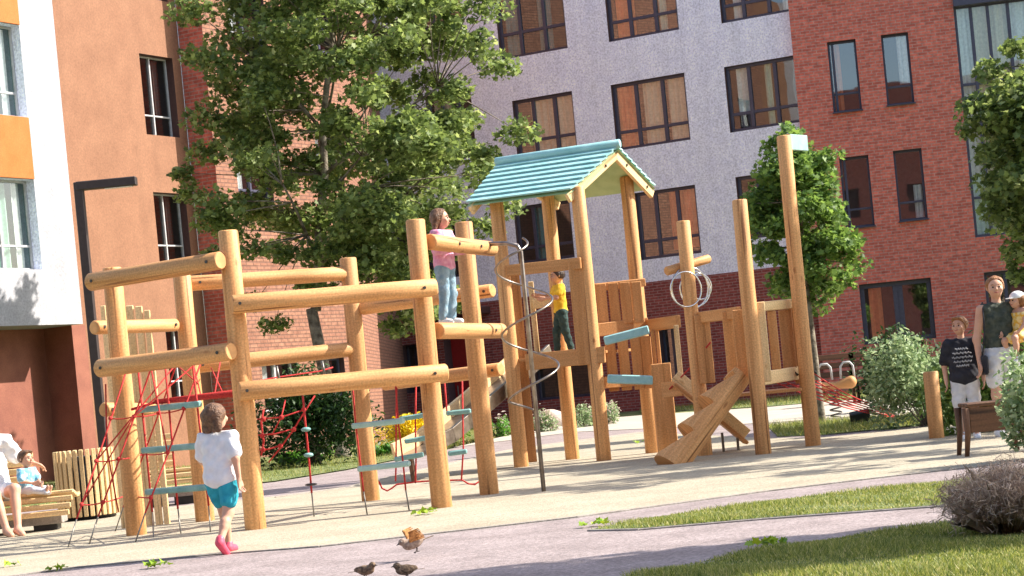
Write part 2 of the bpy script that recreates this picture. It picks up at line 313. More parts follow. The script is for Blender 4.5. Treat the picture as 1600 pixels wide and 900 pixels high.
# ------------------------------------------------------------------ mesh building
col = scene.collection
def root_loc(o):
    s = Vector((0, 0, 0))
    while o is not None:
        s += o.location; o = o.parent
    return s
def basis(d):
    d = d.normalized()
    a = Vector((0, 0, 1)) if abs(d.z) < 0.9 else Vector((0, 1, 0))
    x = d.cross(a).normalized(); y = d.cross(x).normalized()
    return x, y, d
class MB:
    def __init__(s):
        s.v = []; s.f = []; s.uv = []; s.sm = []; s.mi = []
    def face(s, pts, uvs=None, smooth=False, mi=0):
        i = len(s.v); s.v.extend([tuple(p) for p in pts])
        s.f.append(tuple(range(i, i + len(pts))))
        s.uv.append(uvs or [(0, 0)] * len(pts)); s.sm.append(smooth); s.mi.append(mi)
    def box(s, c, size, rot=None, bev=0.0, mi=0):
        """box centred at c, size along local axes, rot a 3x3 whose columns are the axes"""
        c = Vector(c); hx, hy, hz = size[0] / 2, size[1] / 2, size[2] / 2
        rot = rot or Matrix.Identity(3)
        ax = max(range(3), key=lambda k: size[k])
        q = lambda x, y, z: c + rot @ Vector((x, y, z))
        b = min(bev, hx * .9, hy * .9, hz * .9)
        # six faces inset by the bevel and chamfer strips
        i0 = len(s.v)
        def uvp(p):
            o = [k for k in range(3) if k != ax]
            return (p[o[0]] + p[o[1]], p[ax])
        def addf(ps):
            s.face([q(*p) for p in ps], [uvp(p) for p in ps], False, mi)
        X, Y_, Z = hx, hy, hz
        for sx in (-1, 1):
            f = [(sx * X, -(Y_ - b), -(Z - b)), (sx * X, (Y_ - b), -(Z - b)), (sx * X, (Y_ - b), (Z - b)), (sx * X, -(Y_ - b), (Z - b))]
            addf(f if sx > 0 else f[::-1])
        for sy in (-1, 1):
            f = [(-(X - b), sy * Y_, -(Z - b)), ((X - b), sy * Y_, -(Z - b)), ((X - b), sy * Y_, (Z - b)), (-(X - b), sy * Y_, (Z - b))]
            addf(f if sy < 0 else f[::-1])
        for sz in (-1, 1):
            f = [(-(X - b), -(Y_ - b), sz * Z), ((X - b), -(Y_ - b), sz * Z), ((X - b), (Y_ - b), sz * Z), (-(X - b), (Y_ - b), sz * Z)]
            addf(f if sz > 0 else f[::-1])
        if b > 0:
            for sx in (-1, 1):
                for sy in (-1, 1):
                    f = [(sx * X, sy * (Y_ - b), -(Z - b)), (sx * (X - b), sy * Y_, -(Z - b)), (sx * (X - b), sy * Y_, (Z - b)), (sx * X, sy * (Y_ - b), (Z - b))]
                    addf(f if sx * sy > 0 else f[::-1])
                for sz in (-1, 1):
                    f = [(sx * X, -(Y_ - b), sz * (Z - b)), (sx * X, (Y_ - b), sz * (Z - b)), (sx * (X - b), (Y_ - b), sz * Z), (sx * (X - b), -(Y_ - b), sz * Z)]
                    addf(f if sx * sz > 0 else f[::-1])
            for sy in (-1, 1):
                for sz in (-1, 1):
                    f = [(-(X - b), sy * Y_, sz * (Z - b)), ((X - b), sy * Y_, sz * (Z - b)), ((X - b), sy * (Y_ - b), sz * Z), (-(X - b), sy * (Y_ - b), sz * Z)]
                    addf(f if sy * sz < 0 else f[::-1])
            for sx in (-1, 1):
                for sy in (-1, 1):
                    for sz in (-1, 1):
                        f = [(sx * X, sy * (Y_ - b), sz * (Z - b)), (sx * (X - b), sy * Y_, sz * (Z - b)), (sx * (X - b), sy * (Y_ - b), sz * Z)]
                        addf(f if sx * sy * sz > 0 else f[::-1])
        return s
    def beam(s, a, b, w, h, up=(0, 0, 1), bev=0.006, mi=0):
        """rectangular bar from a to b, w across, h along up"""
        a, b = Vector(a), Vector(b); d = (b - a); L = d.length; d.normalize()
        u = Vector(up); x = d.cross(u).normalized(); u = x.cross(d).normalized()
        rot = Matrix((x, d, u)).transposed()
        return s.box((a + b) / 2, (w, L, h), rot, bev, mi)
    def tube(s, pts, rads, n=12, cap=True, bev=0.0, mi=0, wob=0.0, smooth=True):
        """swept tube through pts with radii"""
        pts = [Vector(p) for p in pts]
        if not hasattr(rads, '__len__'): rads = [rads] * len(pts)
        rads = list(rads)
        if bev > 0:
            d0 = (pts[1] - pts[0]).normalized(); d1 = (pts[-1] - pts[-2]).normalized()
            pts = [pts[0], pts[0] + d0 * bev] + pts[1:-1] + [pts[-1] - d1 * bev, pts[-1]]
            rads = [rads[0] - bev * .8, rads[0]] + rads[1:-1] + [rads[-1], rads[-1] - bev * .8]
        x = None; rings = []; L = 0; Ls = []
        for i, p in enumerate(pts):
            d = (pts[min(i + 1, len(pts) - 1)] - pts[max(i - 1, 0)])
            d = d.normalized() if d.length > 1e-9 else Vector((0, 0, 1))
            if x is None: x, _, _ = basis(d)
            x = (x - d * x.dot(d))
            x = x.normalized() if x.length > 1e-6 else basis(d)[0]
            y = d.cross(x)
            if i: L += (pts[i] - pts[i - 1]).length
            Ls.append(L)
            ring = []
            for k in range(n):
                t = 2 * pi * k / n
                r = rads[i] * (1 + (wob * math.sin(3 * t + L * 4) if wob else 0))
                ring.append(p + x * (math.cos(t) * r) + y * (math.sin(t) * r))
            rings.append(ring)
        i0 = len(s.v)
        for r_ in rings: s.v.extend([tuple(p) for p in r_])
        for i in range(len(pts) - 1):
            for k in range(n):
                k2 = (k + 1) % n
                s.f.append((i0 + i * n + k, i0 + i * n + k2, i0 + (i + 1) * n + k2, i0 + (i + 1) * n + k))
                c = 2 * pi * rads[max(i, 1)] / n
                s.uv.append([(k * c, Ls[i]), ((k + 1) * c, Ls[i]), ((k + 1) * c, Ls[i + 1]), (k * c, Ls[i + 1])])
                s.sm.append(smooth); s.mi.append(mi)
        if cap:
            for j, e in ((0, -1), (len(pts) - 1, 1)):
                idx = [i0 + j * n + k for k in range(n)]
                if e < 0: idx = idx[::-1]
                s.f.append(tuple(idx)); s.uv.append([(s.v[i][0] * .2, s.v[i][2] * .2) for i in idx]); s.sm.append(False); s.mi.append(mi)
        return s
    def ball(s, c, r, n=10, m=7, sq=(1, 1, 1), mi=0):
        c = Vector(c); i0 = len(s.v)
        for j in range(m + 1):
            ph = pi * j / m
            for k in range(n):
                t = 2 * pi * k / n
                s.v.append(tuple(c + Vector((math.sin(ph) * math.cos(t) * r * sq[0], math.sin(ph) * math.sin(t) * r * sq[1], math.cos(ph) * r * sq[2]))))
        for j in range(m):
            for k in range(n):
                k2 = (k + 1) % n
                s.f.append((i0 + j * n + k, i0 + (j + 1) * n + k, i0 + (j + 1) * n + k2, i0 + j * n + k2))
                s.uv.append([(0, 0)] * 4); s.sm.append(True); s.mi.append(mi)
        return s
    def prism(s, poly, thick, rot, c, mi=0):
        """2D polygon (x,z) extruded along local y by thick"""
        c = Vector(c)
        a = [c + rot @ Vector((p[0], -thick / 2, p[1])) for p in poly]
        b = [c + rot @ Vector((p[0], thick / 2, p[1])) for p in poly]
        uv = [(p[0], p[1]) for p in poly]
        s.face(a, uv, mi=mi); s.face(b[::-1], uv[::-1], mi=mi)
        n = len(poly)
        for i in range(n):
            j = (i + 1) % n
            s.face([a[i], b[i], b[j], a[j]], [(0, uv[i][1]), (thick, uv[i][1]), (thick, uv[j][1]), (0, uv[j][1])], mi=mi)
        return s
    def build(s, name, mat, parent=None):
        me = bpy.data.meshes.new(name)
        off = root_loc(parent) if parent else Vector((0, 0, 0))
        me.from_pydata([(p[0] - off.x, p[1] - off.y, p[2] - off.z) for p in s.v], [], s.f)
        for m_ in (mat if isinstance(mat, (list, tuple)) else [mat]): me.materials.append(m_)
        uvl = me.uv_layers.new(name='UVMap')
        flat = [c for fu in s.uv for p in fu for c in p]
        uvl.data.foreach_set('uv', flat)
        me.polygons.foreach_set('use_smooth', s.sm)
        me.polygons.foreach_set('material_index', s.mi)
        me.update()
        o = bpy.data.objects.new(name, me); col.objects.link(o)
        if parent: o.parent = parent
        return o
def fast_mesh(name, verts, nper, mat, parent=None):
    """many small polygons of nper vertices each; verts numpy (n*nper,3)"""
    verts = np.asarray(verts, dtype=np.float32)
    off = root_loc(parent) if parent else Vector((0, 0, 0))
    verts = verts - np.array(off, dtype=np.float32)
    nv = len(verts); nf = nv // nper
    me = bpy.data.meshes.new(name)
    me.vertices.add(nv); me.vertices.foreach_set('co', verts.ravel())
    me.loops.add(nv); me.loops.foreach_set('vertex_index', np.arange(nv, dtype=np.int32))
    me.polygons.add(nf); me.polygons.foreach_set('loop_start', np.arange(0, nv, nper, dtype=np.int32))
    me.update(calc_edges=True)
    me.materials.append(mat)
    o = bpy.data.objects.new(name, me); col.objects.link(o)
    if parent: o.parent = parent
    return o
def thing(name, label, cat, loc=(0, 0, 0), group=None):
    o = bpy.data.objects.new(name, None); col.objects.link(o)
    o.location = loc; o.empty_display_size = 0.2
    o['label'] = label; o['category'] = cat
    if group: o['group'] = group
    return o
def tag(o, label, cat, group=None, kind=None):
    o['label'] = label; o['category'] = cat
    if group: o['group'] = group
    if kind: o['kind'] = kind
    return o
def structure(o, label=None, cat=None):
    o['kind'] = 'structure'
    if label: o['label'] = label
    if cat: o['category'] = cat
    return o

# ------------------------------------------------------------------ ground
def sheet(name, pix, z, mat, label, cat, world_pts=None):
    pts = world_pts or [G(x, y, 0) for x, y in pix]
    mb = MB(); mb.face([(p[0], p[1], z) for p in pts], [(p[0], p[1]) for p in pts])
    return structure(mb.build(name, mat), label, cat)
sheet('ground', None, 0.0, M['turf'], 'mown green turf under the whole courtyard', 'ground',
      [(-400, -150), (400, -150), (400, 600), (-400, 600)])
sand_front = [(-420, 955), (-200, 930), (117, 888), (340, 867), (500, 855), (700, 832), (900, 809), (1200, 768), (1400, 744), (1600, 722), (2000, 680)]
sand_back = [(2000, 612), (1600, 655), (1450, 668), (1300, 684), (1200, 686), (1000, 676), (800, 702), (640, 738), (540, 762), (430, 777), (300, 790), (100, 812), (-420, 862)]
sheet('sand_safety_surface', sand_front + sand_back, 0.012, M['sand'], 'cream rubber crumb surface under the climbing frames', 'playground surface')
path_back_far = [(2000, 600), (1500, 630), (1300, 636), (1200, 640), (1000, 652), (900, 660), (760, 690), (640, 716), (540, 736), (430, 754), (300, 768), (100, 790), (-420, 840)]
sheet('back_path', [(x, y + 1) for x, y in sand_back[::-1]] + path_back_far, 0.008, M['paving'], 'pinkish granite footpath behind the sand', 'path')
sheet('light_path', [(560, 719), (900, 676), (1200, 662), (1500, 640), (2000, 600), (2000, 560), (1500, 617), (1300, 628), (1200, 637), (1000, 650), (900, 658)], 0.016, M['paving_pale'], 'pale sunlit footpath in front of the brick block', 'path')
front = [(x, y + 2) for x, y in sand_front]
gA = G(-420, 957); gB = G(2000, 682)
sheet('front_path', None, 0.008, M['paving'], 'pinkish granite footpath in the foreground', 'path',
      [G(x, y) for x, y in front] + [Vector((9, 11, 0)), Vector((9, 2, 0)), Vector((-7, 2, 0))])
# ------------------------------------------------------------------ buildings
class Plane:
    def __init__(s, O, d):
        s.O = Vector((O[0], O[1], 0)); s.d = Vector((d[0], d[1], 0)).normalized()
        n = Vector((s.d.y, -s.d.x, 0))
        if n.dot(Vector((0, 0, 0)) - s.O) < 0: n = -n
        s.n = n
    def at(s, u, z, out=0.0):
        return s.O + s.d * u + s.n * out + Vector((0, 0, z))
    def pix(s, x, y):
        U, V = UV_(x, y)
        r = Vector((U / F_PX, 1, 0))
        k = s.O.dot(s.n) / r.dot(s.n)
        p = r * k
        return (p - s.O).dot(s.d), CAM_H - (V - VH) / F_PX * k
    def rect(s, tl, br):
        a = s.pix(*tl); b = s.pix(*br)
        return [a[0], b[0], b[1], a[1]]          # s0 s1 z0 z1
    def shifted(s, out, along=0.0):
        q = Plane(s.O + s.n * out + s.d * along, s.d); q.n = s.n; return q
    def rot(s):
        return Matrix((s.d, -s.n, Vector((0, 0, 1)))).transposed()
def wall_mesh(mb, pl, s0, s1, z0, z1, holes=(), reveal=0.16, mi=0, rmi=1, out=0.0):
    ss = sorted(set([s0, s1] + [h[i] for h in holes for i in (0, 1) if s0 < h[i] < s1]))
    zs = sorted(set([z0, z1] + [h[i] for h in holes for i in (2, 3) if z0 < h[i] < z1]))
    for i in range(len(ss) - 1):
        for j in range(len(zs) - 1):
            cs, cz = (ss[i] + ss[i + 1]) / 2, (zs[j] + zs[j + 1]) / 2
            if any(h[0] < cs < h[1] and h[2] < cz < h[3] for h in holes): continue
            q = [(ss[i], zs[j]), (ss[i + 1], zs[j]), (ss[i + 1], zs[j + 1]), (ss[i], zs[j + 1])]
            mb.face([pl.at(a, b, out) for a, b in q], q, mi=mi)
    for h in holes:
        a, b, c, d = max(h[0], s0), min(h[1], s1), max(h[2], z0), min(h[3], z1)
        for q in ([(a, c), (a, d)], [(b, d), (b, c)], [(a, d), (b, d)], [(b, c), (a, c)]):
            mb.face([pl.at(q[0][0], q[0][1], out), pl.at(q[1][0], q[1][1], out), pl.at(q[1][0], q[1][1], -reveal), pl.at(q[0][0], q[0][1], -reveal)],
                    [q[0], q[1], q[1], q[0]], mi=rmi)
def volume(mb, pl, s0, s1, z0, z1, depth, mi=0, out=0.0):
    """side walls, back and roof behind a facade"""
    A = [pl.at(s0, 0, out), pl.at(s0, 0, -depth), pl.at(s1, 0, -depth), pl.at(s1, 0, out)]
    for i in range(3):
        a, b = A[i], A[i + 1]; L = (b - a).length
        mb.face([a + Vector((0, 0, z0)), b + Vector((0, 0, z0)), b + Vector((0, 0, z1)), a + Vector((0, 0, z1))], [(0, z0), (L, z0), (L, z1), (0, z1)], mi=mi)
    mb.face([p + Vector((0, 0, z1)) for p in A], [(0, 0)] * 4, mi=mi)
def window(pl, r, parent, mull=(0.5,), trans=0.25, fm='frame_dark', gm='glass', curtains=(), room='room', name='window', fw=0.06, inset=0.15, depth=1.0, sill=False, label=None):
    s0, s1, z0, z1 = r; W = s1 - s0; H = z1 - z0
    rot = pl.rot(); mb = MB()
    def bar(a, b, c, d, t=0.05, o=0.0):
        mb.box(pl.at((a + b) / 2, (c + d) / 2, -inset + o), (b - a, t, d - c), rot, 0.006)
    bar(s0, s1, z0, z0 + fw); bar(s0, s1, z1 - fw, z1)
    bar(s0, s0 + fw, z0 + fw, z1 - fw); bar(s1 - fw, s1, z0 + fw, z1 - fw)
    for m_ in mull:
        c = s0 + W * m_; bar(c - fw * .6, c + fw * .6, z0 + fw, z1 - fw, 0.06, 0.004)
    tl = trans if isinstance(trans, (list, tuple)) else ([trans] if trans else [])
    for t in tl:
        c = z0 + H * t; bar(s0 + fw, s1 - fw, c - fw * .5, c + fw * .5, 0.045, 0.001)
    wi = mb.build(name, M[fm], parent)
    if label: wi['label'] = label
    g = MB(); cuts = [s0 + fw * .8] + [s0 + W * m_ for m_ in mull] + [s1 - fw * .8]
    g.face([pl.at(a, b, -inset - 0.012) for a, b in ((s0 + .02, z0 + .02), (s1 - .02, z0 + .02), (s1 - .02, z1 - .02), (s0 + .02, z1 - .02))])
    g.build('pane', M[gm], wi)
    for (a, b, cm, zt, zb) in curtains:
        c = MB(); n = max(6, int((b - a) * W / 0.05)); prev = None
        for i in range(n + 1):
            u = s0 + W * (a + (b - a) * i / n); o = -inset - 0.10 + 0.035 * math.sin(i * 1.7 + a * 9) + 0.015 * math.sin(i * .6)
            cur = (pl.at(u, z0 + H * zb, o), pl.at(u, z0 + H * zt, o))
            if prev: c.face([prev[0], cur[0], cur[1], prev[1]], smooth=True)
            prev = cur
        c.build('curtain', M[cm], wi)  # orange sheets are painted reflections, not cloth
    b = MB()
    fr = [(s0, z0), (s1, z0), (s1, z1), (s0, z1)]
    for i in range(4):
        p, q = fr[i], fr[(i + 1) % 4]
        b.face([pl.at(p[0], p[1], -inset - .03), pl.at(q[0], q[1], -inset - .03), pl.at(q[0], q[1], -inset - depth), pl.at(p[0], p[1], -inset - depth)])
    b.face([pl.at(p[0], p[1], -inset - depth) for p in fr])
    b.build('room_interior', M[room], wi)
    if sill:
        sb = MB(); sb.box(pl.at((s0 + s1) / 2, z0 - 0.02, 0.0), (W + .06, 0.26, 0.03), rot, .004); sb.build('sill', M[fm], wi)
    return wi

dA = (0.469, 0.883); dB = (0.883, -0.469)
# --- white block, far left
cw = P(105, 250, 40.0)
PW = Plane((cw.x, cw.y), dA)
WZ0 = PW.pix(130, 506)[1]; TOP = 14.5
white = thing('apartment_building', 'white rendered block at the far left with an orange panel between its windows', 'building', (cw.x, cw.y, 0))
def right_win(tr, br, w=2.2):
    a = PW.pix(*tr); b = PW.pix(*br); s = (a[0] + b[0]) / 2
    return [s - w, s, b[1], a[1]]
w1 = right_win((30, 40), (43, 183)); w2 = right_win((53, 281), (66, 421))
off = w1[2] - w2[2]
w0 = [w1[0], w1[1], w1[2] + off, w1[3] + off]
wl = [[w[0] - 4.4, w[1] - 4.4, w[2], w[3]] for w in (w0, w1, w2)]
holesW = [w0, w1, w2] + wl
panel = [w1[0], w1[1] - .02, w2[3] + 0.0, w1[2]]
mb = MB()
wall_mesh(mb, PW, -26, 0, WZ0, TOP, holesW, 0.22)
volume(mb, PW, -26, 0, WZ0, TOP, 9)
mb.face([PW.at(-26, WZ0), PW.at(0, WZ0), PW.at(0, WZ0, -9), PW.at(-26, WZ0, -9)], mi=0)
mb.build('wall', [M['white'], M['grey']], white)
mb = MB(); PB = PW.shifted(-1.0)
wall_mesh(mb, PB, -26, 0, 0, WZ0, [])
mb.build('base_wall', [M['brown'], M['brown']], white)
for k, w in enumerate(holesW[:3]):
    window(PW, w, white, mull=(0.32, 0.62, ), trans=0.27, fm='frame_pale', gm='glass_clear', inset=0.22, fw=0.045,
           curtains=[(0.0, 0.30, 'curtain_green', .97, .02), (0.55, 0.78, 'curtain_green', .97, .02), (.84, .97, 'curtain_white', .97, .02)], room='curtain_teal')
for w in wl: window(PW, w, white, mull=(0.5,), trans=0.27, fm='frame_pale', inset=0.22, fw=0.045, curtains=[(0.05, .4, 'curtain_white', .97, .02)])
for p_ in ([w1[0], w1[1], w2[3], w1[2]], [w0[0], w0[1], w1[3], w0[2]]):
    mb = MB(); mb.box(PW.at((p_[0] + p_[1]) / 2, (p_[2] + p_[3]) / 2, 0.012), (p_[1] - p_[0], 0.03, p_[3] - p_[2] - .02), PW.rot(), 0.004)
    pn = mb.build('orange_panel', M['orange_panel'], white)
# --- peach block
PO = PW.shifted(-0.3)
sE = PO.pix(292, 200)[0]
peach = thing('apartment_building', 'peach rendered block behind the tall dark street lamp', 'building', tuple(PO.at(sE / 2, 0)))
oh = [PO.rect((217, 83), (281, 215)), PO.rect((239, 300), (300, 411)), PO.rect((258, 513), (317, 621)), PO.rect((196, -130), (262, 3))]
mb = MB()
wall_mesh(mb, PO, 0.004, sE, 0, TOP, oh, 0.2)
volume(mb, PO, 0.004, sE, 0, TOP, 8.5)
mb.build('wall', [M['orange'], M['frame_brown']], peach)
mb = MB(); a = PO.at(-.004, 0, -.002); b = PO.at(-.004, 0, -.72)
mb.face([a, b, b + Vector((0, 0, WZ0)), a + Vector((0, 0, WZ0))], [(0, 0), (.7, 0), (.7, WZ0), (0, WZ0)])
mb.box(PO.at(.20, WZ0 / 2, .0), (.41, .03, WZ0 - .01), PO.rot())
mb.build('base_cladding', M['brown'], peach)
for h in oh: window(PO, h, peach, mull=(0.47,), trans=0.26, fm='frame_pale', gm='glass_clear', inset=0.2, fw=0.035, room='room', curtains=[(0.62, 0.8, 'frame_brown', .97, .3)])
# --- salmon brick block behind the maple
PS = PO.shifted(0.65, sE)
def solveU(pl, U):
    lo, hi = 0.0, 12.0
    for _ in range(50):
        m_ = (lo + hi) / 2; p = pl.at(m_, 0)
        if p.x / p.y * F_PX < U: lo = m_
        else: hi = m_
    return lo
sS = solveU(PS, -236)
salmon = thing('apartment_building', 'salmon brick block behind the big maple tree', 'building', tuple(PS.at(sS / 2, 0)))
sh = [PS.rect((408, 566), (470, 640)), PS.rect((500, 560), (545, 640)), PS.rect((350, -20), (420, 90)), PS.rect((365, 220), (430, 330)), PS.rect((480, 10), (530, 110)), PS.rect((490, 200), (540, 300))]
mb = MB()
wall_mesh(mb, PS, 0, sS, 0, TOP, sh, 0.18)
a0 = PS.at(0, 0); a1 = PS.at(0, 0, -.646)
mb.face([a0, a1, a1 + Vector((0, 0, TOP)), a0 + Vector((0, 0, TOP))], [(0, 0), (.65, 0), (.65, TOP), (0, TOP)], mi=2)
b0 = PS.at(sS, 0); b1 = Vector((-3.4, 62.0, 0)); Lb = (b1 - b0).length
mb.face([b0, b1, b1 + Vector((0, 0, TOP)), b0 + Vector((0, 0, TOP))], [(0, 0), (Lb, 0), (Lb, TOP), (0, TOP)], mi=0)
mb.face([PS.at(0, TOP), b0 + Vector((0, 0, TOP)), b1 + Vector((0, 0, TOP)), PS.at(0, TOP, -8)], mi=0)
mb.build('wall', [M['brick_salmon'], M['reveal_dark'], M['brick_red']], salmon)
for i, h in enumerate(sh): window(PS, h, salmon, mull=(0.5,), trans=0.3, fm='frame_pale' if i == 0 else 'frame_dark', inset=0.16, fw=0.06, curtains=[(0.05, 0.45, 'curtain_white', .97, .3 if i else .5)])
# --- lilac grey block
cg = P(1000, 300, 57.1)
PG = Plane((cg.x, cg.y), dB)
sR = PG.pix(1250, 150)[0]
gz = (PG.pix(1150, 425)[1] + PG.pix(1010, 441)[1]) / 2
grey = thing('apartment_building', 'lilac grey rendered block with orange reflecting windows over a dark brick ground floor', 'building', tuple(PG.at(0, 0)))
gh = {'a': PG.rect((768, -48), (887, 75)), 'b': PG.rect((800, 158), (902, 232)), 'c': PG.rect((664, 150), (745, 245)), 'd': PG.rect((941, -45), (1061, 46)),
      'e': PG.rect((954, 133), (1079, 218)), 'f': PG.rect((1118, -62), (1237, 17)), 'g': PG.rect((1131, 105), (1254, 190)), 'h': PG.rect((1149, 277), (1262, 362)),
      'i': PG.rect((991, 302), (1096, 395)), 'j': PG.rect((802, 324), (898, 402)), 'k': PG.rect((612, 350), (718, 432)), 'l': PG.rect((645, -25), (725, 62))}
oh2 = [PG.rect((627, 540), (662, 612)), PG.rect((832, 575), (930, 618)), PG.rect((1028, 512), (1068, 600)), PG.rect((1090, 560), (1110, 600)), PG.rect((690, 498), (766, 648))]
oh2[-1][2] = 0.02
sL = -9.6
mb = MB()
wall_mesh(mb, PG, sL, sR, gz, TOP, list(gh.values()), 0.16)
volume(mb, PG, sL, sR, gz, TOP, 10)
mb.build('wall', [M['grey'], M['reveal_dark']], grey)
mb = MB(); PGB = PG.shifted(0.02)
wall_mesh(mb, PGB, sL, sR, 0, gz, oh2, 0.5)
mb.build('ground_floor_wall', [M['brick_dark'], M['reveal_dark']], grey)
cur = {'a': [(0.08, .3, 'curtain_teal', .97, .02), (.55, .75, 'curtain_teal', .97, .02)], 'b': [(0.25, .6, 'curtain_cream', .97, .02), (.68, .97, 'curtain_cream', .97, .02)],
       'c': [(.1, .5, 'curtain_cream', .97, .02)], 'd': [(0.1, .35, 'curtain_orange', .97, .02), (.7, .8, 'curtain_green', .97, .02)],
       'e': [(0.04, .27, 'curtain_orange', .97, .02), (.38, .67, 'curtain_cream', .97, .02), (.72, .97, 'curtain_cream', .97, .02)],
       'f': [(0.15, .3, 'curtain_white', .97, .02), (.85, .95, 'curtain_white', .97, .02)], 'g': [(0.12, .32, 'curtain_white', .97, .3), (.5, .6, 'curtain_green', .97, .02)],
       'h': [(0.3, .5, 'curtain_cream', .97, .02)], 'i': [(0.5, .95, 'curtain_orange', .97, .1)], 'j': [(.3, .7, 'curtain_teal', .97, .02)], 'k': [(.5, .9, 'curtain_teal', .97, .02)], 'l': []}
for k, h in gh.items():
    window(PG, h, grey, mull=(0.31, 0.67), trans=0.27, fm='frame_dark', curtains=cur[k], fw=0.085, room='room', gm='glass' if k in 'bcdei' else 'glass_clear')
for h in oh2[:4]:
    window(PG, h, grey, mull=(0.5,), trans=None, fm='frame_dark', fw=0.07, inset=0.3)
h = oh2[4]; mb = MB(); mb.box(PG.at((h[0] + h[1]) / 2, (h[2] + h[3]) / 2, -.42), (h[1] - h[0], .06, h[3] - h[2]), PG.rot(), .01)
dr = mb.build('door', M['door_red'], grey)
mb = MB(); mb.box(PG.at(h[0] + .12, 1.05, -.36), (.03, .05, .3), PG.rot(), .01); mb.build('handle', M['chain'], dr)
mb = MB(); mb.box(PG.at((h[0] + h[1]) / 2, h[3] + .1, .45), (h[1] - h[0] + .7, .9, .2), PG.rot(), .02); mb.build('canopy', M['frame_brown'], grey)
# --- red brick block on the right
cr_ = P(1250, 200, 54.5)
PR = Plane((cr_.x, cr_.y), (0.98, -0.17))
red = thing('apartment_building', 'deep red brick block on the right with a tall glazed bay', 'building', tuple(PR.at(6, 0)))
rh = [PR.rect((1292, 66), (1347, 171)), PR.rect((1376, 55), (1429, 160)), PR.rect((1311, 247), (1367, 352)), PR.rect((1395, 236), (1450, 341)),
      PR.rect((1342, 445), (1463, 528)), PR.rect((1537, 426), (1660, 556))]
bay = PR.rect((1489, 8), (1790, 345)); bay[2] = PR.pix(1525, 371)[1]; bay[3] = PR.pix(1490, 10)[1]
mb = MB()
up = [[h[0], h[1], h[2] + 3.08, h[3] + 3.08] for h in rh[:2]]
wall_mesh(mb, PR, 0, 16, 0, TOP, rh + up + [bay], 0.22)
volume(mb, PR, 0, 16, 0, TOP, 10)
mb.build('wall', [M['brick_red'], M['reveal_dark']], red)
rc = [[(0.1, .4, 'curtain_orange', .97, .02)], [(.55, .95, 'curtain_white', .97, .3)], [], [(.6, .9, 'curtain_white', .5, .02)], [(0.12, .3, 'curtain_orange', .97, .1)], []]
for k, h in enumerate(rh[:4] + up):
    window(PR, h, red, mull=(0.16,) if k % 2 == 0 else (), trans=0.26, fm='frame_dark', curtains=rc[k] if k < 4 else [], inset=0.2, fw=0.055, sill=True)
window(PR, rh[4], red, mull=(0.5, 0.56), trans=None, curtains=rc[4], inset=0.22, fw=0.12)
window(PR, rh[5], red, mull=(0.3, .66), trans=None, inset=0.22, fw=0.08)
bw = window(PR, bay, red, mull=(0.10, 0.20, 0.32, 0.45, 0.6, 0.8), trans=[0.17, 0.46, 0.50, 0.66], curtains=[(0.0, .09, 'curtain_white', .99, .01), (.11, .31, 'curtain_cream', .99, .01), (.33, .62, 'curtain_white', .99, .01), (.66, .98, 'curtain_cream', .99, .01)], inset=0.1, fw=0.07, room='room_pale', gm='glass_clear', label='tall glazed bay with many panes')
mb = MB(); mb.box(PR.at((bay[0] + bay[1]) / 2, bay[3] + .12, .02), (bay[1] - bay[0], .3, .3), PR.rot(), .01); mb.build('header_band', M['frame_dark'], red)

# --- brick block added unseen behind the viewpoint, to be reflected in the panes
PX = Plane((-34, -30), (1, 0)); PX.n = Vector((0, 1, 0))
opp = thing('apartment_building', 'long dark brick block across the courtyard, mirrored in the window panes', 'building', (0, -30, 0))
xh = [[6 + 5.2 * i, 8 + 5.2 * i, 1.2 + 3.05 * j, 3.0 + 3.05 * j] for i in range(12) for j in range(4)]
mb = MB(); wall_mesh(mb, PX, 0, 70, 0, 19, xh, .2); volume(mb, PX, 0, 70, 0, 19, 9); mb.build('wall', [M['brick_dark'], M['frame_brown']], opp)
mb = MB()
for h in xh: mb.face([PX.at(h[0], h[2], -.15), PX.at(h[1], h[2], -.15), PX.at(h[1], h[3], -.15), PX.at(h[0], h[3], -.15)])
q = mb.build('window_panes', M['reveal_dark'], opp); q['kind'] = 'stuff'
# --- street lamp in front of the peach block
lp = P(166, 735, 30); lp.z = 0; lp.x = P(143, 500, 30).x
lz = P(122, 285, 30).z
lamp = thing('street_lamp', 'tall dark square street lamp with one long arm before the peach wall', 'street lamp', tuple(lp))
mb = MB(); mb.box(lp + Vector((0, 0, lz / 2)), (.13, .13, lz), None, .01)
mb.build('pole', M['lamp_metal'], lamp)
ae = P(205, 272, 30); a0 = P(122, 281, 30)
mb = MB(); mb.box(Vector(((lp.x - .02 + ae.x) / 2 + .03, lp.y, lz - .06)), (ae.x - lp.x + .1, .16, .13), None, .012)
am = mb.build('arm', M['lamp_metal'], lamp)
mb = MB(); mb.box(Vector((ae.x - .2, lp.y, lz - .133)), (.4, .11, .012), None, .003); mb.build('light_panel', M['lamp_lens'], am)
mb = MB(); mb.box(lp + Vector((0, 0, .015)), (.3, .3, .03), None, .006); mb.build('base_plate', M['lamp_metal'], lamp)
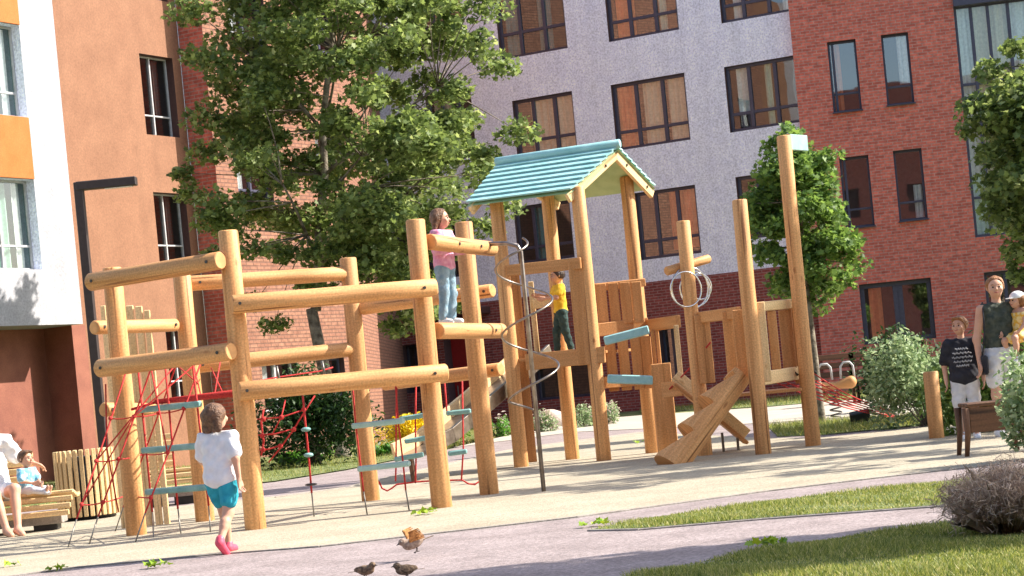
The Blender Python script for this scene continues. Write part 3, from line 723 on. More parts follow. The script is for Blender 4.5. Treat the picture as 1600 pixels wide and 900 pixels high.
# ------------------------------------------------------------------ foliage
LEAF_STAR = np.array([(0, -.5), (.16, -.28), (.5, -.22), (.30, .06), (.34, .34), (.10, .26), (0, .56), (-.10, .26), (-.34, .34), (-.30, .06), (-.5, -.22), (-.16, -.28)])
LEAF_OVAL = np.array([(0, -.5), (.22, -.12), (.16, .25), (0, .5), (-.16, .25), (-.22, -.12)])
LEAF_THIN = np.array([(-.05, -.5), (.05, -.5), (.03, .2), (0, .5)])
def leaf_cards(pts, size, shape, rng, tilt=0.9, sizevar=0.35, updir=None, droop=0.25):
    n = len(pts); k = len(shape)
    nrm = rng.normal(size=(n, 3)) * tilt; nrm[:, 2] += 1.0
    if updir is not None: nrm += updir
    nrm /= np.linalg.norm(nrm, axis=1)[:, None] + 1e-9
    a = rng.normal(size=(n, 3)); a -= nrm * (a * nrm).sum(1)[:, None]; a /= np.linalg.norm(a, axis=1)[:, None] + 1e-9
    b = np.cross(nrm, a)
    sz = size * (1 + sizevar * rng.uniform(-1, 1, n))
    v = pts[:, None, :] + (a[:, None, :] * shape[None, :, :1] + b[:, None, :] * shape[None, :, 1:]) * sz[:, None, None]
    # fold along the midrib and let the tips droop
    fold = np.abs(shape[:, 0])[None, :, None] * nrm[:, None, :] * (sz * droop * 1.2)[:, None, None]
    v = v + fold
    v[:, :, 2] -= (np.clip(shape[:, 1], 0, 1) ** 2)[None, :] * sz[:, None] * droop
    return v.reshape(-1, 3)
def limb(mb, a, b, r0, r1, rnd, sag=0.1, n=5, sides=8):
    a, b = Vector(a), Vector(b); pts = []; rs = []
    L = (b - a).length
    o = Vector((rnd.uniform(-1, 1), rnd.uniform(-1, 1), rnd.uniform(-.3, .6))) * L * sag
    for i in range(n + 1):
        t = i / n
        pts.append(a.lerp(b, t) + o * math.sin(pi * t) * .6 + Vector((rnd.uniform(-1, 1), rnd.uniform(-1, 1), 0)) * L * .012)
        rs.append(r0 + (r1 - r0) * t)
    mb.tube(pts, rs, sides, cap=True)
    return pts
def tree(name, label, base, fork_z, crown_c, crown_r, nclus, nleaf, lsize, lmat, r0=0.11, lean=(0, 0), seed=1, skirt=(), group=None, cspread=0.36, shape=LEAF_STAR, holes=(), bark='bark'):
    rnd = random.Random(seed); rng = np.random.default_rng(seed)
    base = Vector(base)
    t = thing(name, label, 'tree', tuple(base), group)
    mb = MB()
    cc = Vector(crown_c); cr = Vector(crown_r)
    fork = Vector((base.x + lean[0], base.y + lean[1], fork_z))
    pts = [base + Vector((0, 0, -.05)), base + Vector((lean[0] * .05, lean[1] * .05, .12)), base.lerp(fork, .35), base.lerp(fork, .7), fork]
    mb.tube(pts, [r0 * 1.5, r0 * 1.12, r0, r0 * .9, r0 * .82], 12, wob=.05)
    top = Vector((cc.x, cc.y, cc.z + cr.z * .8))
    lead = limb(mb, fork - Vector((0, 0, .05)), top, r0 * .8, .02, rnd, .05, 9)
    clus = []
    tries = 0
    while len(clus) < nclus and tries < nclus * 60:
        tries += 1
        v = Vector((rnd.gauss(0, 1), rnd.gauss(0, 1), rnd.gauss(0, 1))).normalized()
        rad = rnd.uniform(.28, 1.0) ** .55
        edge = 1 + .16 * math.sin(v.x * 5 + seed) * math.cos(v.z * 6 + v.y * 4 + seed)
        p = cc + Vector((v.x * cr.x, v.y * cr.y, v.z * cr.z)) * rad * edge
        if v.z > 0: # narrower towards the top
            k = 1 - .18 * (v.z * rad) ** 2
            p.x = cc.x + (p.x - cc.x) * k; p.y = cc.y + (p.y - cc.y) * k
        if any((p - Vector(h[:3])).length < h[3] for h in holes): continue
        if min([(p - c[0]).length for c in clus] or [9]) < cspread * .62: continue
        clus.append((p, cspread * rnd.uniform(.7, 1.25)))
    for s_ in skirt: clus.append((Vector(s_[:3]), s_[3]))
    main = []; own = [q_ for q_ in clus[:max(1, len(clus) - len(skirt))] if q_[0].z > fork_z + .28 * (cc.z - fork_z) + .35] or clus
    nm = 14
    for i in range(nm):
        c = rnd.choice(own)[0]
        k = min(range(len(lead)), key=lambda q: abs(lead[q].z - (c.z - (c - cc).length * .75)))
        end = lead[k].lerp(c, .72)
        main.append(limb(mb, lead[k], end, max(.022, r0 * .36 * (1 - k / 12)), .018, rnd, .08, 5, 7))
    nodes = [q for m_ in main for q in m_[2:]] + lead[2:]
    for c, _ in clus:
        q = min(nodes, key=lambda n_: (n_ - c).length + max(0, n_.z - c.z) * .8)
        limb(mb, q, c, .016, .005, rnd, .08, 3, 4)
    mb.build('trunk', M[bark], t)
    P_ = []
    for c, s_ in clus:
        n = int(nleaf * rnd.uniform(.65, 1.35) * (s_ / cspread) ** 1.6)
        q = rng.normal(size=(n, 3)); q /= np.linalg.norm(q, axis=1)[:, None]
        q *= (rng.uniform(0, 1, n) ** .5)[:, None] * s_
        q[:, 2] *= .62
        q[:, 2] -= (q[:, 0] ** 2 + q[:, 1] ** 2) * .5
        P_.append(q + np.array(c))
    P_ = np.concatenate(P_)
    fast_mesh('crown', leaf_cards(P_, lsize, shape, rng, tilt=.75), len(shape), M[lmat], t)
    return t
def shrub(name, label, cat, base, rx, ry, h, n, lsize, lmat, shape=LEAF_OVAL, seed=1, group=None, tilt=1.0, stems=14, flowers=0, fmat='petal', lumps=9, updir=None):
    rnd = random.Random(seed); rng = np.random.default_rng(seed)
    base = Vector(base); t = thing(name, label, cat, tuple(base), group)
    mb = MB(); cs = []
    for i in range(lumps):
        a = rnd.uniform(0, 2 * pi); r = rnd.uniform(0, .75) ** .6
        cs.append((base.x + math.cos(a) * r * rx, base.y + math.sin(a) * r * ry, h * rnd.uniform(.35, .82) * (1 - .35 * r), rnd.uniform(.3, .5)))
    for i in range(stems):
        c = rnd.choice(cs); limb(mb, base + Vector((rnd.uniform(-.1, .1) * rx, rnd.uniform(-.1, .1) * ry, 0)), (c[0], c[1], c[2] + h * .15), .012, .004, rnd, .05, 3, 4)
    mb.build('stem', M['bark'], t)
    idx = rng.integers(0, len(cs), n); C_ = np.array(cs)[idx]
    q = rng.normal(size=(n, 3)); q /= np.linalg.norm(q, axis=1)[:, None]; q *= (rng.uniform(.1, 1, n) ** .45)[:, None]
    p = C_[:, :3] + q * np.stack([C_[:, 3] * rx, C_[:, 3] * ry, C_[:, 3] * h * 1.05], 1)
    p[:, 2] = np.clip(p[:, 2], .02, None)
    fast_mesh('foliage', leaf_cards(p, lsize, shape, rng, tilt=tilt, updir=updir), len(shape), M[lmat], t)
    if flowers:
        s_ = rng.integers(0, n, flowers); pp = p[s_] + rng.normal(size=(flowers, 3)) * .03 + np.array([0, 0, .05])
        fast_mesh('blossom', leaf_cards(pp, lsize * 1.3, LEAF_OVAL, rng, tilt=.8), 6, M[fmat], t)
    return t
def tuft(name, label, cat, base, r, h, n, mat, width=0.006, seed=1, spread=.75, group=None):
    rng = np.random.default_rng(seed); base = Vector(base)
    t = thing(name, label, cat, tuple(base), group)
    a = rng.uniform(0, 2 * pi, n); rr = np.sqrt(rng.uniform(0, 1, n))
    dx, dy = np.cos(a) * rr, np.sin(a) * rr
    hh = h * rng.uniform(.45, 1.05, n) * (1 - .35 * rr)
    b0 = np.stack([base.x + dx * r * .3, base.y + dy * r * .3, np.zeros(n)], 1)
    mid = b0 + np.stack([dx * r * .35 * spread, dy * r * .35 * spread, hh * .6], 1) + rng.normal(size=(n, 3)) * .015
    tip = b0 + np.stack([dx * r * spread, dy * r * spread, hh], 1) + rng.normal(size=(n, 3)) * .04
    ang = rng.uniform(0, 2 * pi, n); w = np.stack([np.cos(ang), np.sin(ang), np.zeros(n)], 1) * width
    v = np.stack([b0 - w, b0 + w, mid + w * .8, tip, mid - w * .8], 1).reshape(-1, 3)
    fast_mesh('blade', v, 5, M[mat], t)
    # seed heads, short bristles near the tips
    s_ = rng.integers(0, n, n // 2); q = tip[s_] * .8 + mid[s_] * .2 + rng.normal(size=(len(s_), 3)) * .02
    fast_mesh('seed_head', leaf_cards(q, .05, LEAF_THIN, rng, tilt=1.5), 4, M[mat], t)
    return t
# --- trees
tb = G(537, 716); Yt = tb.y
tree('maple_tree', 'big leafy maple with a forked pale trunk behind the log frame', tb, P(486, 482, Yt).z,
     tuple(P(556, 150, Yt)), (3.0, 2.6, 4.2), 250, 235, .108, 'leaf', r0=.125, lean=(P(486, 482, Yt).x - tb.x, 0), seed=5,
     skirt=[tuple(P(430, 505, Yt)) + (.34,), tuple(P(400, 470, Yt)) + (.3,), tuple(P(620, 510, Yt)) + (.36,), tuple(P(660, 480, Yt - .8)) + (.38,), tuple(P(600, 470, Yt)) + (.36,),
            tuple(P(340, 400, Yt)) + (.4,), tuple(P(300, 300, Yt)) + (.38,), tuple(P(285, 270, Yt)) + (.25,), tuple(P(350, 60, Yt)) + (.45,), tuple(P(380, 20, Yt)) + (.45,), tuple(P(640, 20, Yt)) + (.45,), tuple(P(700, 10, Yt)) + (.4,),
            tuple(P(620, 430, Yt)) + (.4,), tuple(P(690, 250, Yt - .5)) + (.4,), tuple(P(760, 240, Yt - .5)) + (.3,), tuple(P(740, 350, Yt - 1)) + (.15,)],
     holes=[tuple(P(660, 110, Yt)) + (.7,), tuple(P(650, 130, Yt-1.2)) + (.7,), tuple(P(520, 300, Yt)) + (.4,), tuple(P(745, 10, Yt)) + (.5,), tuple(P(720, 290, Yt)) + (.5,)], cspread=.42)
t2 = P(1283, 655, 31); t2.z = 0
tree('young_maple_tree', 'small round maple standing behind the tallest timber post', t2, P(1258, 440, 31).z,
     tuple(P(1252, 345, 31)), (.78, .78, 1.40), 60, 170, .092, 'leaf_bright', r0=.065, lean=(P(1258, 440, 31).x - t2.x, 0), seed=9, cspread=.32,
     skirt=[tuple(P(1205, 225, 31)) + (.2,), tuple(P(1230, 200, 31)) + (.16,), tuple(P(1300, 240, 31)) + (.22,), tuple(P(1325, 380, 31)) + (.24,), tuple(P(1300, 450, 31)) + (.22,)])
tree('maple_tree', 'dark crowned maple reaching in at the right edge', Vector((8.6, 28.5, 0)), 2.2,
     tuple(P(1680, 240, 28.5)), (1.35, 1.5, 1.6), 95, 210, .10, 'leaf', r0=.1, lean=(-.2, 0), seed=21, cspread=.4,
     skirt=[tuple(P(1520, 160, 28.5)) + (.26,), tuple(P(1510, 205, 28.5)) + (.22,), tuple(P(1550, 110, 28.5)) + (.3,), tuple(P(1590, 75, 28.5)) + (.26,), tuple(P(1560, 330, 28.5)) + (.32,), tuple(P(1590, 390, 28.5)) + (.3,), tuple(P(1600, 430, 28.5)) + (.25,)])
# off to the right: the trees whose shade falls across the path and the sand
tree('maple_tree', 'maple beyond the right edge shading the sand', Vector((9.8, 23.6, 0)), 2.8,
     (9.8, 23.6, 5.8), (2.6, 2.0, 2.4), 64, 130, .17, 'leaf', r0=.1, seed=32, cspread=.5)
tree('maple_tree', 'loose crowned maple beyond the right edge over the brown bench', Vector((9.0, 19.6, 0)), 2.8,
     (9.0, 19.6, 6.2), (2.6, 1.5, 2.2), 16, 100, .17, 'leaf', r0=.1, seed=34, cspread=.5)
tree('maple_tree', 'maple beyond the right edge shading the near lawn', Vector((8.0, 11.3, 0)), 2.6,
     (8.0, 11.3, 6.0), (2.2, .85, 1.8), 60, 140, .16, 'leaf', r0=.1, seed=33, cspread=.46)
# --- shrubs and planting
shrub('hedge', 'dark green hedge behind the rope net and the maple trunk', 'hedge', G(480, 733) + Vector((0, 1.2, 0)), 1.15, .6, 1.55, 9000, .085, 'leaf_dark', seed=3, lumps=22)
shrub('perennial_clump', 'low bright green clump in front of the dark hedge', 'plant', G(455, 729), .42, .25, .26, 1500, .06, 'leaf_green', seed=4, flowers=0)
shrub('perennial_clump', 'pale feathery clump at the foot of the maple trunk', 'plant', G(500, 722), .34, .22, .38, 900, .06, 'leaf_green', seed=5, flowers=330)
shrub('yellow_shrub', 'golden yellow leaved shrub behind the teal rungs', 'shrub', G(630, 706), .58, .4, .74, 3400, .06, 'leaf_yellow', seed=6)
shrub('perennial_clump', 'low bright green clump below the golden shrub', 'plant', G(612, 712), .5, .2, .24, 1400, .06, 'leaf_green', seed=7)
shrub('perennial_clump', 'white flowering clump behind the grey slide', 'plant', G(700, 690), .5, .3, .45, 1300, .06, 'leaf_green', seed=8, flowers=260)
for k, (x, y, r, h, fl, lab) in enumerate([(845, 676, .42, .42, 260, 'pale flowering clump between the spiral pole and the tower'), (912, 668, .36, .5, 60, 'green clump seen between two tower posts'), (948, 664, .4, .5, 300, 'pinkish flowering clump under the picket fence'),
                                        (775, 684, .3, .5, 140, 'white tipped clump beside the left tower post')]):
    shrub('perennial_clump', lab, 'plant', G(x, y), r, .3, h, 1100, .06, 'leaf_sage' if k != 3 else 'leaf_green', seed=40 + k, flowers=fl)
for k, (x, y, s_, lab) in enumerate([(862, 672, .36, 'round pale boulder behind the spiral pole'), (940, 668, .26, 'small pale boulder under the picket fence'), (812, 672, .22, 'small pale boulder left of the spiral pole')]):
    p = G(x, y - 4); mb = MB(); mb.ball(p + Vector((0, 0, s_ * .4)), s_, 16, 10, (1.25, .8, .72))
    for i, v in enumerate(mb.v):
        w = 1 + .08 * math.sin(v[0] * 9 + k) * math.cos(v[2] * 11) + .05 * math.sin(v[1] * 17)
        mb.v[i] = (p.x + (v[0] - p.x) * w, p.y + (v[1] - p.y) * w, v[2] * w)
    tag(mb.build('boulder', M['stone'], None), lab, 'boulder')
shrub('sage_shrub', 'pale silvery green shrub left of the short timber post', 'shrub', G(1444, 667), .60, .5, 1.15, 6500, .07, 'leaf_sage', seed=51, lumps=14, tilt=1.2)
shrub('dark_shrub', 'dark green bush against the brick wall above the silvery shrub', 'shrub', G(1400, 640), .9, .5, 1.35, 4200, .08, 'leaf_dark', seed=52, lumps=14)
shrub('leafy_shrub', 'leafy green shrub around the woman and the boy', 'shrub', P(1545, 690, 22.6) * Vector((1, 1, 0)) if False else Vector((P(1548, 690, 22.6).x, 22.6, 0)), .72, .4, 1.05, 4600, .085, 'leaf_bright', seed=53, lumps=14)
shrub('sage_shrub', 'silvery green shrub at the right edge beside the brown bench', 'shrub', Vector((P(1642, 735, 16.6).x, 16.6, 0)), .34, .34, .92, 3600, .06, 'leaf_sage', seed=54, lumps=12, tilt=1.2)
tuft('ornamental_grass', 'dry purplish brown ornamental grass tussock on the right lawn edge', 'grass tussock', G(1580, 836), .34, .40, 12000, 'straw', .0018, seed=55)
tuft('ornamental_grass', 'dry tussock at the far right edge behind the brown one', 'grass tussock', G(1660, 822), .36, .36, 4000, 'straw', .0018, seed=56)
shrub('leafy_shrub', 'yellow green sprig between the slatted tub and the log posts', 'shrub', Vector((P(190, 790, 24.5).x, 24.5, 0)), .14, .14, .55, 500, .07, 'leaf_yellow', seed=57, lumps=5)
# --- lawns: real blades
def lawn(name, poly, n, h, seed, lab, z=0.016, kerb=None, dark=1.0):
    pts = [G(x, y) for x, y in poly]
    mb = MB(); mb.face([(p.x, p.y, z) for p in pts], [(p.x, p.y) for p in pts])
    structure(mb.build('lawn_bed', M['turf'], None), lab + ' bed', 'lawn')
    rng = np.random.default_rng(seed)
    xy = np.array([(p.x, p.y) for p in pts]); lo, hi = xy.min(0), xy.max(0)
    q = rng.uniform(lo, hi, (n * 6, 2))
    ins = np.zeros(len(q), bool); j = len(xy) - 1
    for i in range(len(xy)):
        xi, yi = xy[i]; xj, yj = xy[j]
        c = ((yi > q[:, 1]) != (yj > q[:, 1])) & (q[:, 0] < (xj - xi) * (q[:, 1] - yi) / (yj - yi + 1e-12) + xi)
        ins ^= c; j = i
    q = q[ins]
    patch = np.sin(q[:, 0] * 3.1 + seed) * np.cos(q[:, 1] * 2.3) + .6 * np.sin(q[:, 0] * 9 + q[:, 1] * 7)
    q = q[rng.uniform(-1.5, 1.6, len(q)) < patch + .45][:n]; m_ = len(q)
    hh = h * rng.uniform(.4, 1.35, m_) * (1 + .5 * np.sin(q[:, 0] * 4 + q[:, 1] * 5))
    b0 = np.concatenate([q, np.full((m_, 1), z)], 1)
    d = rng.normal(size=(m_, 2)) * .5; tip = b0 + np.stack([d[:, 0] * hh, d[:, 1] * hh, hh], 1)
    a = rng.uniform(0, pi, m_); w = np.stack([np.cos(a), np.sin(a), 0 * a], 1) * .0042 * (h / .05) ** .3
    v = np.stack([b0 - w, b0 + w, tip], 1).reshape(-1, 3)
    o = fast_mesh('grass', v, 3, M['grass'])
    tag(o, lab, 'grass', kind='stuff')
lawn('near', [(985, 905), (1200, 862), (1330, 843), (1483, 822), (1700, 795), (1900, 780), (1900, 1100), (700, 1100)], 150000, .024, 3, 'near lawn of short tufted grass at the lower right')
lawn('strip', [(922, 831), (1000, 815), (1200, 786), (1500, 752), (1700, 728), (1900, 706), (1900, 745), (1480, 792), (1200, 812), (1000, 829)], 34000, .022, 4, 'narrow sunlit grass strip between the two footpaths')
lawn('back', [(-300, 850), (100, 789), (300, 767), (430, 753), (540, 735), (640, 715), (760, 689), (900, 658), (930, 652), (900, 646), (760, 668), (540, 708), (400, 722), (100, 745), (-300, 790)], 30000, .06, 5, 'sunlit grass band in front of the hedge')
lawn('mid', [(1215, 684), (1290, 681), (1440, 666), (1500, 660), (1900, 615), (1900, 600), (1500, 646), (1400, 652), (1250, 662), (1200, 668)], 16000, .07, 6, 'grass strip behind the tallest post')
lawn('far', [(1000, 646), (1200, 636), (1320, 626), (1600, 600), (1600, 585), (1320, 612), (1200, 620), (1000, 632)], 12000, .09, 7, 'shaded grass at the foot of the brick wall')
def kerb(pix, lab):
    mb = MB(); pts = [G(x, y) for x, y in pix]
    for a, b in zip(pts[:-1], pts[1:]): mb.beam(a + Vector((0, 0, .004)), b + Vector((0, 0, .004)), .035, .03, bev=.003)
    structure(mb.build('kerb', M['kerb'], None), lab, 'kerb')
kerb([(920, 832), (1000, 830.5), (1200, 813.5), (1480, 793.5), (1700, 771)], 'thin edging along the grass strip')
kerb([(960, 912), (1200, 865), (1330, 846), (1483, 825), (1700, 798)], 'thin edging along the near lawn')
kerb([(430, 779), (540, 764), (640, 740), (800, 704), (1000, 678)], 'thin edging behind the sand')
kerb([(-300, 946), (117, 889.5), (340, 868.5), (500, 856.5), (700, 833.5), (900, 810.5), (1200, 769.5), (1400, 745.5), (1600, 723.5)], 'thin edging along the front of the sand')
# ------------------------------------------------------------------ smooth bodies from distance fields
class SDF:
    """field = smooth union of tapered capsules and ellipsoids; optional cuts"""
    def __init__(s, k=0.012): s.it = []; s.cuts = []; s.k = k; s.wr = 0.0
    def cap(s, a, b, r1, r2=None, k=None):
        s.it.append(('c', np.array(a, float), np.array(b, float), r1, r1 if r2 is None else r2, k)); return s
    def ell(s, c, r, k=None, rot=None):
        s.it.append(('e', np.array(c, float), np.array(r, float), None, rot, k)); return s
    def cut(s, p, n):
        """keep the side where (x-p).n < 0"""
        n = np.array(n, float); s.cuts.append((np.array(p, float), n / np.linalg.norm(n))); return s
    def bounds(s):
        lo = np.full(3, 1e9); hi = -lo
        for t in s.it:
            if t[0] == 'c':
                r = max(t[3], t[4]); lo = np.minimum(lo, np.minimum(t[1], t[2]) - r); hi = np.maximum(hi, np.maximum(t[1], t[2]) + r)
            else:
                r = max(t[2]); lo = np.minimum(lo, t[1] - r); hi = np.maximum(hi, t[1] + r)
        return lo - .02, hi + .02
    def mesh(s, h):
        lo, hi = s.bounds(); n = np.maximum(4, np.ceil((hi - lo) / h).astype(int) + 1)
        F = np.full(tuple(n), 0.25, dtype=np.float32)
        ax = [lo[i] + h * np.arange(n[i]) for i in range(3)]
        for t in s.it:
            k = t[5] if t[5] is not None else s.k
            if t[0] == 'c': r = max(t[3], t[4]); bl = np.minimum(t[1], t[2]) - r; bh = np.maximum(t[1], t[2]) + r
            else: r = max(t[2]); bl = t[1] - r; bh = t[1] + r
            pad = k + 3 * h
            i0 = np.clip(np.floor((bl - pad - lo) / h).astype(int), 0, n - 1); i1 = np.clip(np.ceil((bh + pad - lo) / h).astype(int) + 1, 1, n)
            X, Y, Z = np.meshgrid(*[ax[i][i0[i]:i1[i]] for i in range(3)], indexing='ij')
            Q = np.stack([X, Y, Z], -1)
            if t[0] == 'c':
                ab = t[2] - t[1]; L = ab.dot(ab) + 1e-12
                u = np.clip(((Q - t[1]) @ ab) / L, 0, 1)
                d = np.linalg.norm(Q - t[1] - u[..., None] * ab, axis=-1) - (t[3] + (t[4] - t[3]) * u)
            else:
                q = Q - t[1]
                if t[4] is not None: q = q @ t[4]
                k0 = np.linalg.norm(q / t[2], axis=-1); k1 = np.linalg.norm(q / (t[2] ** 2), axis=-1) + 1e-9
                d = k0 * (k0 - 1) / k1
            sl = tuple(slice(i0[i], i1[i]) for i in range(3)); f = F[sl]
            hh = np.clip(.5 + .5 * (f - d) / k, 0, 1)
            F[sl] = f * (1 - hh) + d * hh - k * hh * (1 - hh)
        X, Y, Z = np.meshgrid(*ax, indexing='ij')
        if s.wr:
            F += s.wr * (np.sin(X * 62 + Z * 31) * np.cos(Z * 47 + Y * 40) + .6 * np.sin(X * 27 - Z * 55 + Y * 20))
        for p, nn in s.cuts:
            F = np.maximum(F, (X - p[0]) * nn[0] + (Y - p[1]) * nn[1] + (Z - p[2]) * nn[2])
        # surface nets
        F[0], F[-1], F[:, 0], F[:, -1], F[:, :, 0], F[:, :, -1] = .1, .1, .1, .1, .1, .1
        S = F < 0
        c = [S[a:n[0] - 1 + a, b:n[1] - 1 + b, d:n[2] - 1 + d] for a in (0, 1) for b in (0, 1) for d in (0, 1)]
        cnt = sum(x.astype(np.int8) for x in c)
        act = (cnt > 0) & (cnt < 8)
        I = np.argwhere(act)
        idm = -np.ones(act.shape, int); idm[tuple(I.T)] = np.arange(len(I))
        acc = np.zeros((len(I), 3)); w = np.zeros(len(I))
        cor = [(a, b, d) for a in (0, 1) for b in (0, 1) for d in (0, 1)]
        for ca in cor:
            for axx in range(3):
                if ca[axx]: continue
                cb = list(ca); cb[axx] = 1
                A = F[I[:, 0] + ca[0], I[:, 1] + ca[1], I[:, 2] + ca[2]]; B = F[I[:, 0] + cb[0], I[:, 1] + cb[1], I[:, 2] + cb[2]]
                m_ = (A < 0) != (B < 0)
                t_ = np.where(m_, A / (A - B + 1e-12), 0)
                p = np.tile(np.array(ca, float), (len(I), 1)); p[:, axx] += t_
                acc += p * m_[:, None]; w += m_
        V = lo + h * (I + acc / np.maximum(w, 1)[:, None])
        faces = []
        for axx in range(3):
            o = [i for i in range(3) if i != axx]
            sa = [slice(1, -1)] * 3; sa[axx] = slice(0, -1); sb = list(sa); sb[axx] = slice(1, None)
            A = S[tuple(sa)]; B = S[tuple(sb)]
            for flip, mk in ((0, A & ~B), (1, B & ~A)):
                J = np.argwhere(mk)
                if not len(J): continue
                J = J + np.array([0 if i == axx else 1 for i in range(3)])
                def gid(da, db):
                    K = J.copy(); K[:, o[0]] -= da; K[:, o[1]] -= db
                    return idm[K[:, 0], K[:, 1], K[:, 2]]
                q = np.stack([gid(1, 1), gid(0, 1), gid(0, 0), gid(1, 0)], 1)
                if (axx == 1) != bool(flip): q = q[:, ::-1]
                faces.append(q)
        Q = np.concatenate(faces); Q = Q[(Q >= 0).all(1)]
        return V, Q
    def build(s, name, mat, parent, h=0.009, M4=None):
        V, Q = s.mesh(h)
        if M4 is not None:
            A = np.array(M4)[:3, :3]; V = V @ A.T + np.array(M4)[:3, 3]
        off = root_loc(parent) if parent else Vector((0, 0, 0))
        me = bpy.data.meshes.new(name)
        me.from_pydata((V - np.array(off)).tolist(), [], Q.tolist())
        me.materials.append(mat); me.polygons.foreach_set('use_smooth', [True] * len(me.polygons)); me.update()
        o = bpy.data.objects.new(name, me); col.objects.link(o); o.parent = parent
        return o

def V3(*a): return np.array(a, float)
def person(label, cat, loc, H, yaw, pose, outfit, hair='hair_brown', hairstyle='short', head_yaw=0.0, head_k=None, h=0.009, bulk=1.0, group=None, neck_lean=(0, 0)):
    """local frame: x right, -y forward, z up, feet at 0. pose: joint overrides in units of H"""
    child = H < 1.45
    hk = head_k or (0.175 if child else 0.135)       # head height / H
    J = dict(pel=(0, 0, .50), che=(0, 0, .70), nek=(0, .005, 1 - hk - .015),
             shR=(.105, 0, .775 if child else .80), shL=(-.105, 0, .775 if child else .80),
             elR=(.135, .01, .61), elL=(-.135, .01, .61), wrR=(.14, -.02, .46), wrL=(-.14, -.02, .46),
             hiR=(.05, 0, .485), hiL=(-.05, 0, .485), knR=(.055, -.005, .265), knL=(-.055, -.005, .265),
             anR=(.055, .01, .04), anL=(-.055, .01, .04), toR=(.065, -.075, .015), toL=(-.065, -.075, .015))
    J.update(pose)
    J = {k: V3(*v) * H for k, v in J.items()}
    hd = J['nek'] + V3(neck_lean[0], neck_lean[1], 0) * H + V3(0, -.008, hk * .5 + .012) * H
    hr = hk * H * .5
    cy, sy = math.cos(head_yaw), math.sin(head_yaw)
    HR = np.array([[cy, -sy, 0], [sy, cy, 0], [0, 0, 1]])
    hp = lambda x, y, z: hd + HR @ (V3(x, y, z) * hr)
    root = thing('person', label, cat, tuple(loc), group)
    M4 = Matrix.Translation(Vector(loc)) @ Matrix.Rotation(yaw, 4, 'Z')
    b = bulk
    B = SDF(.018 * H)
    def torso(S, g=0.0, k=None):
        for sx in (-1, 1):
            S.cap(J['pel'] + V3(sx * .032, 0, .01) * H, (J['pel'] + J['che']) / 2 + V3(sx * .028, 0, 0) * H, .062 * H * b + g, .055 * H * b + g, k)
            S.cap((J['pel'] + J['che']) / 2 + V3(sx * .028, 0, 0) * H, J['che'] + V3(sx * .04, 0, .03) * H, .055 * H * b + g, .056 * H * b + g, k)
        S.cap(J['shL'] + V3(.02, 0, 0) * H, J['shR'] - V3(.02, 0, 0) * H, .036 * H * b + g, None, k)
    torso(B)
    B.cap(J['nek'] - V3(0, 0, .05) * H, J['nek'] + V3(0, 0, .02) * H, .032 * H, .027 * H)
    # head: skull, jaw, nose, ears, brow
    B.ell(hp(0, .08, .12), V3(.76, .88, .86) * hr, rot=HR)
    B.ell(hp(0, -.28, -.42), V3(.52, .55, .52) * hr, rot=HR)
    B.cap(hp(0, -.80, .02), hp(0, -.93, -.18), .07 * hr, .12 * hr, .05 * hr)
    B.ell(hp(0, -.78, -.47), V3(.22, .1, .09) * hr, .05 * hr, rot=HR)
    for sx in (-1, 1):
        B.ell(hp(sx * .78, .08, -.02), V3(.08, .16, .22) * hr, .04 * hr, rot=HR)
        B.ell(hp(sx * .38, -.62, -.22), V3(.24, .2, .22) * hr, .12 * hr, rot=HR)
    for s_ in 'LR':
        B.cap(J['sh' + s_], J['el' + s_], .034 * H * b, .026 * H * b); B.cap(J['el' + s_], J['wr' + s_], .026 * H * b, .017 * H * b)
        B.cap(J['hi' + s_] + V3(0, 0, -.01) * H, J['kn' + s_], .056 * H * b, .036 * H * b); B.cap(J['kn' + s_], J['an' + s_], .037 * H * b, .022 * H * b)
        mid = J['kn' + s_] * .68 + J['an' + s_] * .32 + V3(0, .012, 0) * H
        B.cap(mid, mid * .8 + J['an' + s_] * .2, .032 * H * b, .028 * H * b)
        B.cap(J['an' + s_], J['to' + s_], .024 * H, .019 * H)
        d = J['wr' + s_] - J['el' + s_]; d = d / (np.linalg.norm(d) + 1e-9)
        fw = pose.get('hand' + s_); sx = 1 if s_ == 'R' else -1
        hd_ = V3(*fw) / np.linalg.norm(V3(*fw)) if fw is not None else d
        side = np.cross(hd_, V3(sx, 0, 0)); side = side / (np.linalg.norm(side) + 1e-9) if np.linalg.norm(side) > .1 else V3(0, 1, 0)
        nrm = np.cross(side, hd_)
        hl = hk * H * (.72 if not child else .55)
        w0 = J['wr' + s_]
        for q in (-1, 0, 1): B.cap(w0 + side * q * .13 * hl, w0 + hd_ * .48 * hl + side * q * .16 * hl, .11 * hl, .10 * hl, .02 * hl + .004)
        for q, fl in ((-1.5, .38), (-.5, .48), (.5, .46), (1.5, .36)):
            k0 = w0 + hd_ * .5 * hl + side * q * .155 * hl
            k1 = k0 + hd_ * fl * .55 * hl - nrm * sx * .08 * hl; k2 = k1 + hd_ * fl * .4 * hl - nrm * sx * .18 * hl
            B.cap(k0, k1, .068 * hl, .06 * hl, .002); B.cap(k1, k2, .06 * hl, .05 * hl, .002)
        ts = -1 if np.dot(side, V3(0, -1, 0)) < 0 else 1
        t0 = w0 + hd_ * .12 * hl + side * ts * .2 * hl; t1 = t0 + hd_ * .25 * hl + side * ts * .16 * hl; t2 = t1 + hd_ * .22 * hl - nrm * sx * .05 * hl
        B.cap(t0, t1, .08 * hl, .066 * hl, .004); B.cap(t1, t2, .066 * hl, .05 * hl, .002)
    body = B.build('body', M['skin'], root, h, M4)
    # face
    T4 = lambda p: M4 @ Vector(p)
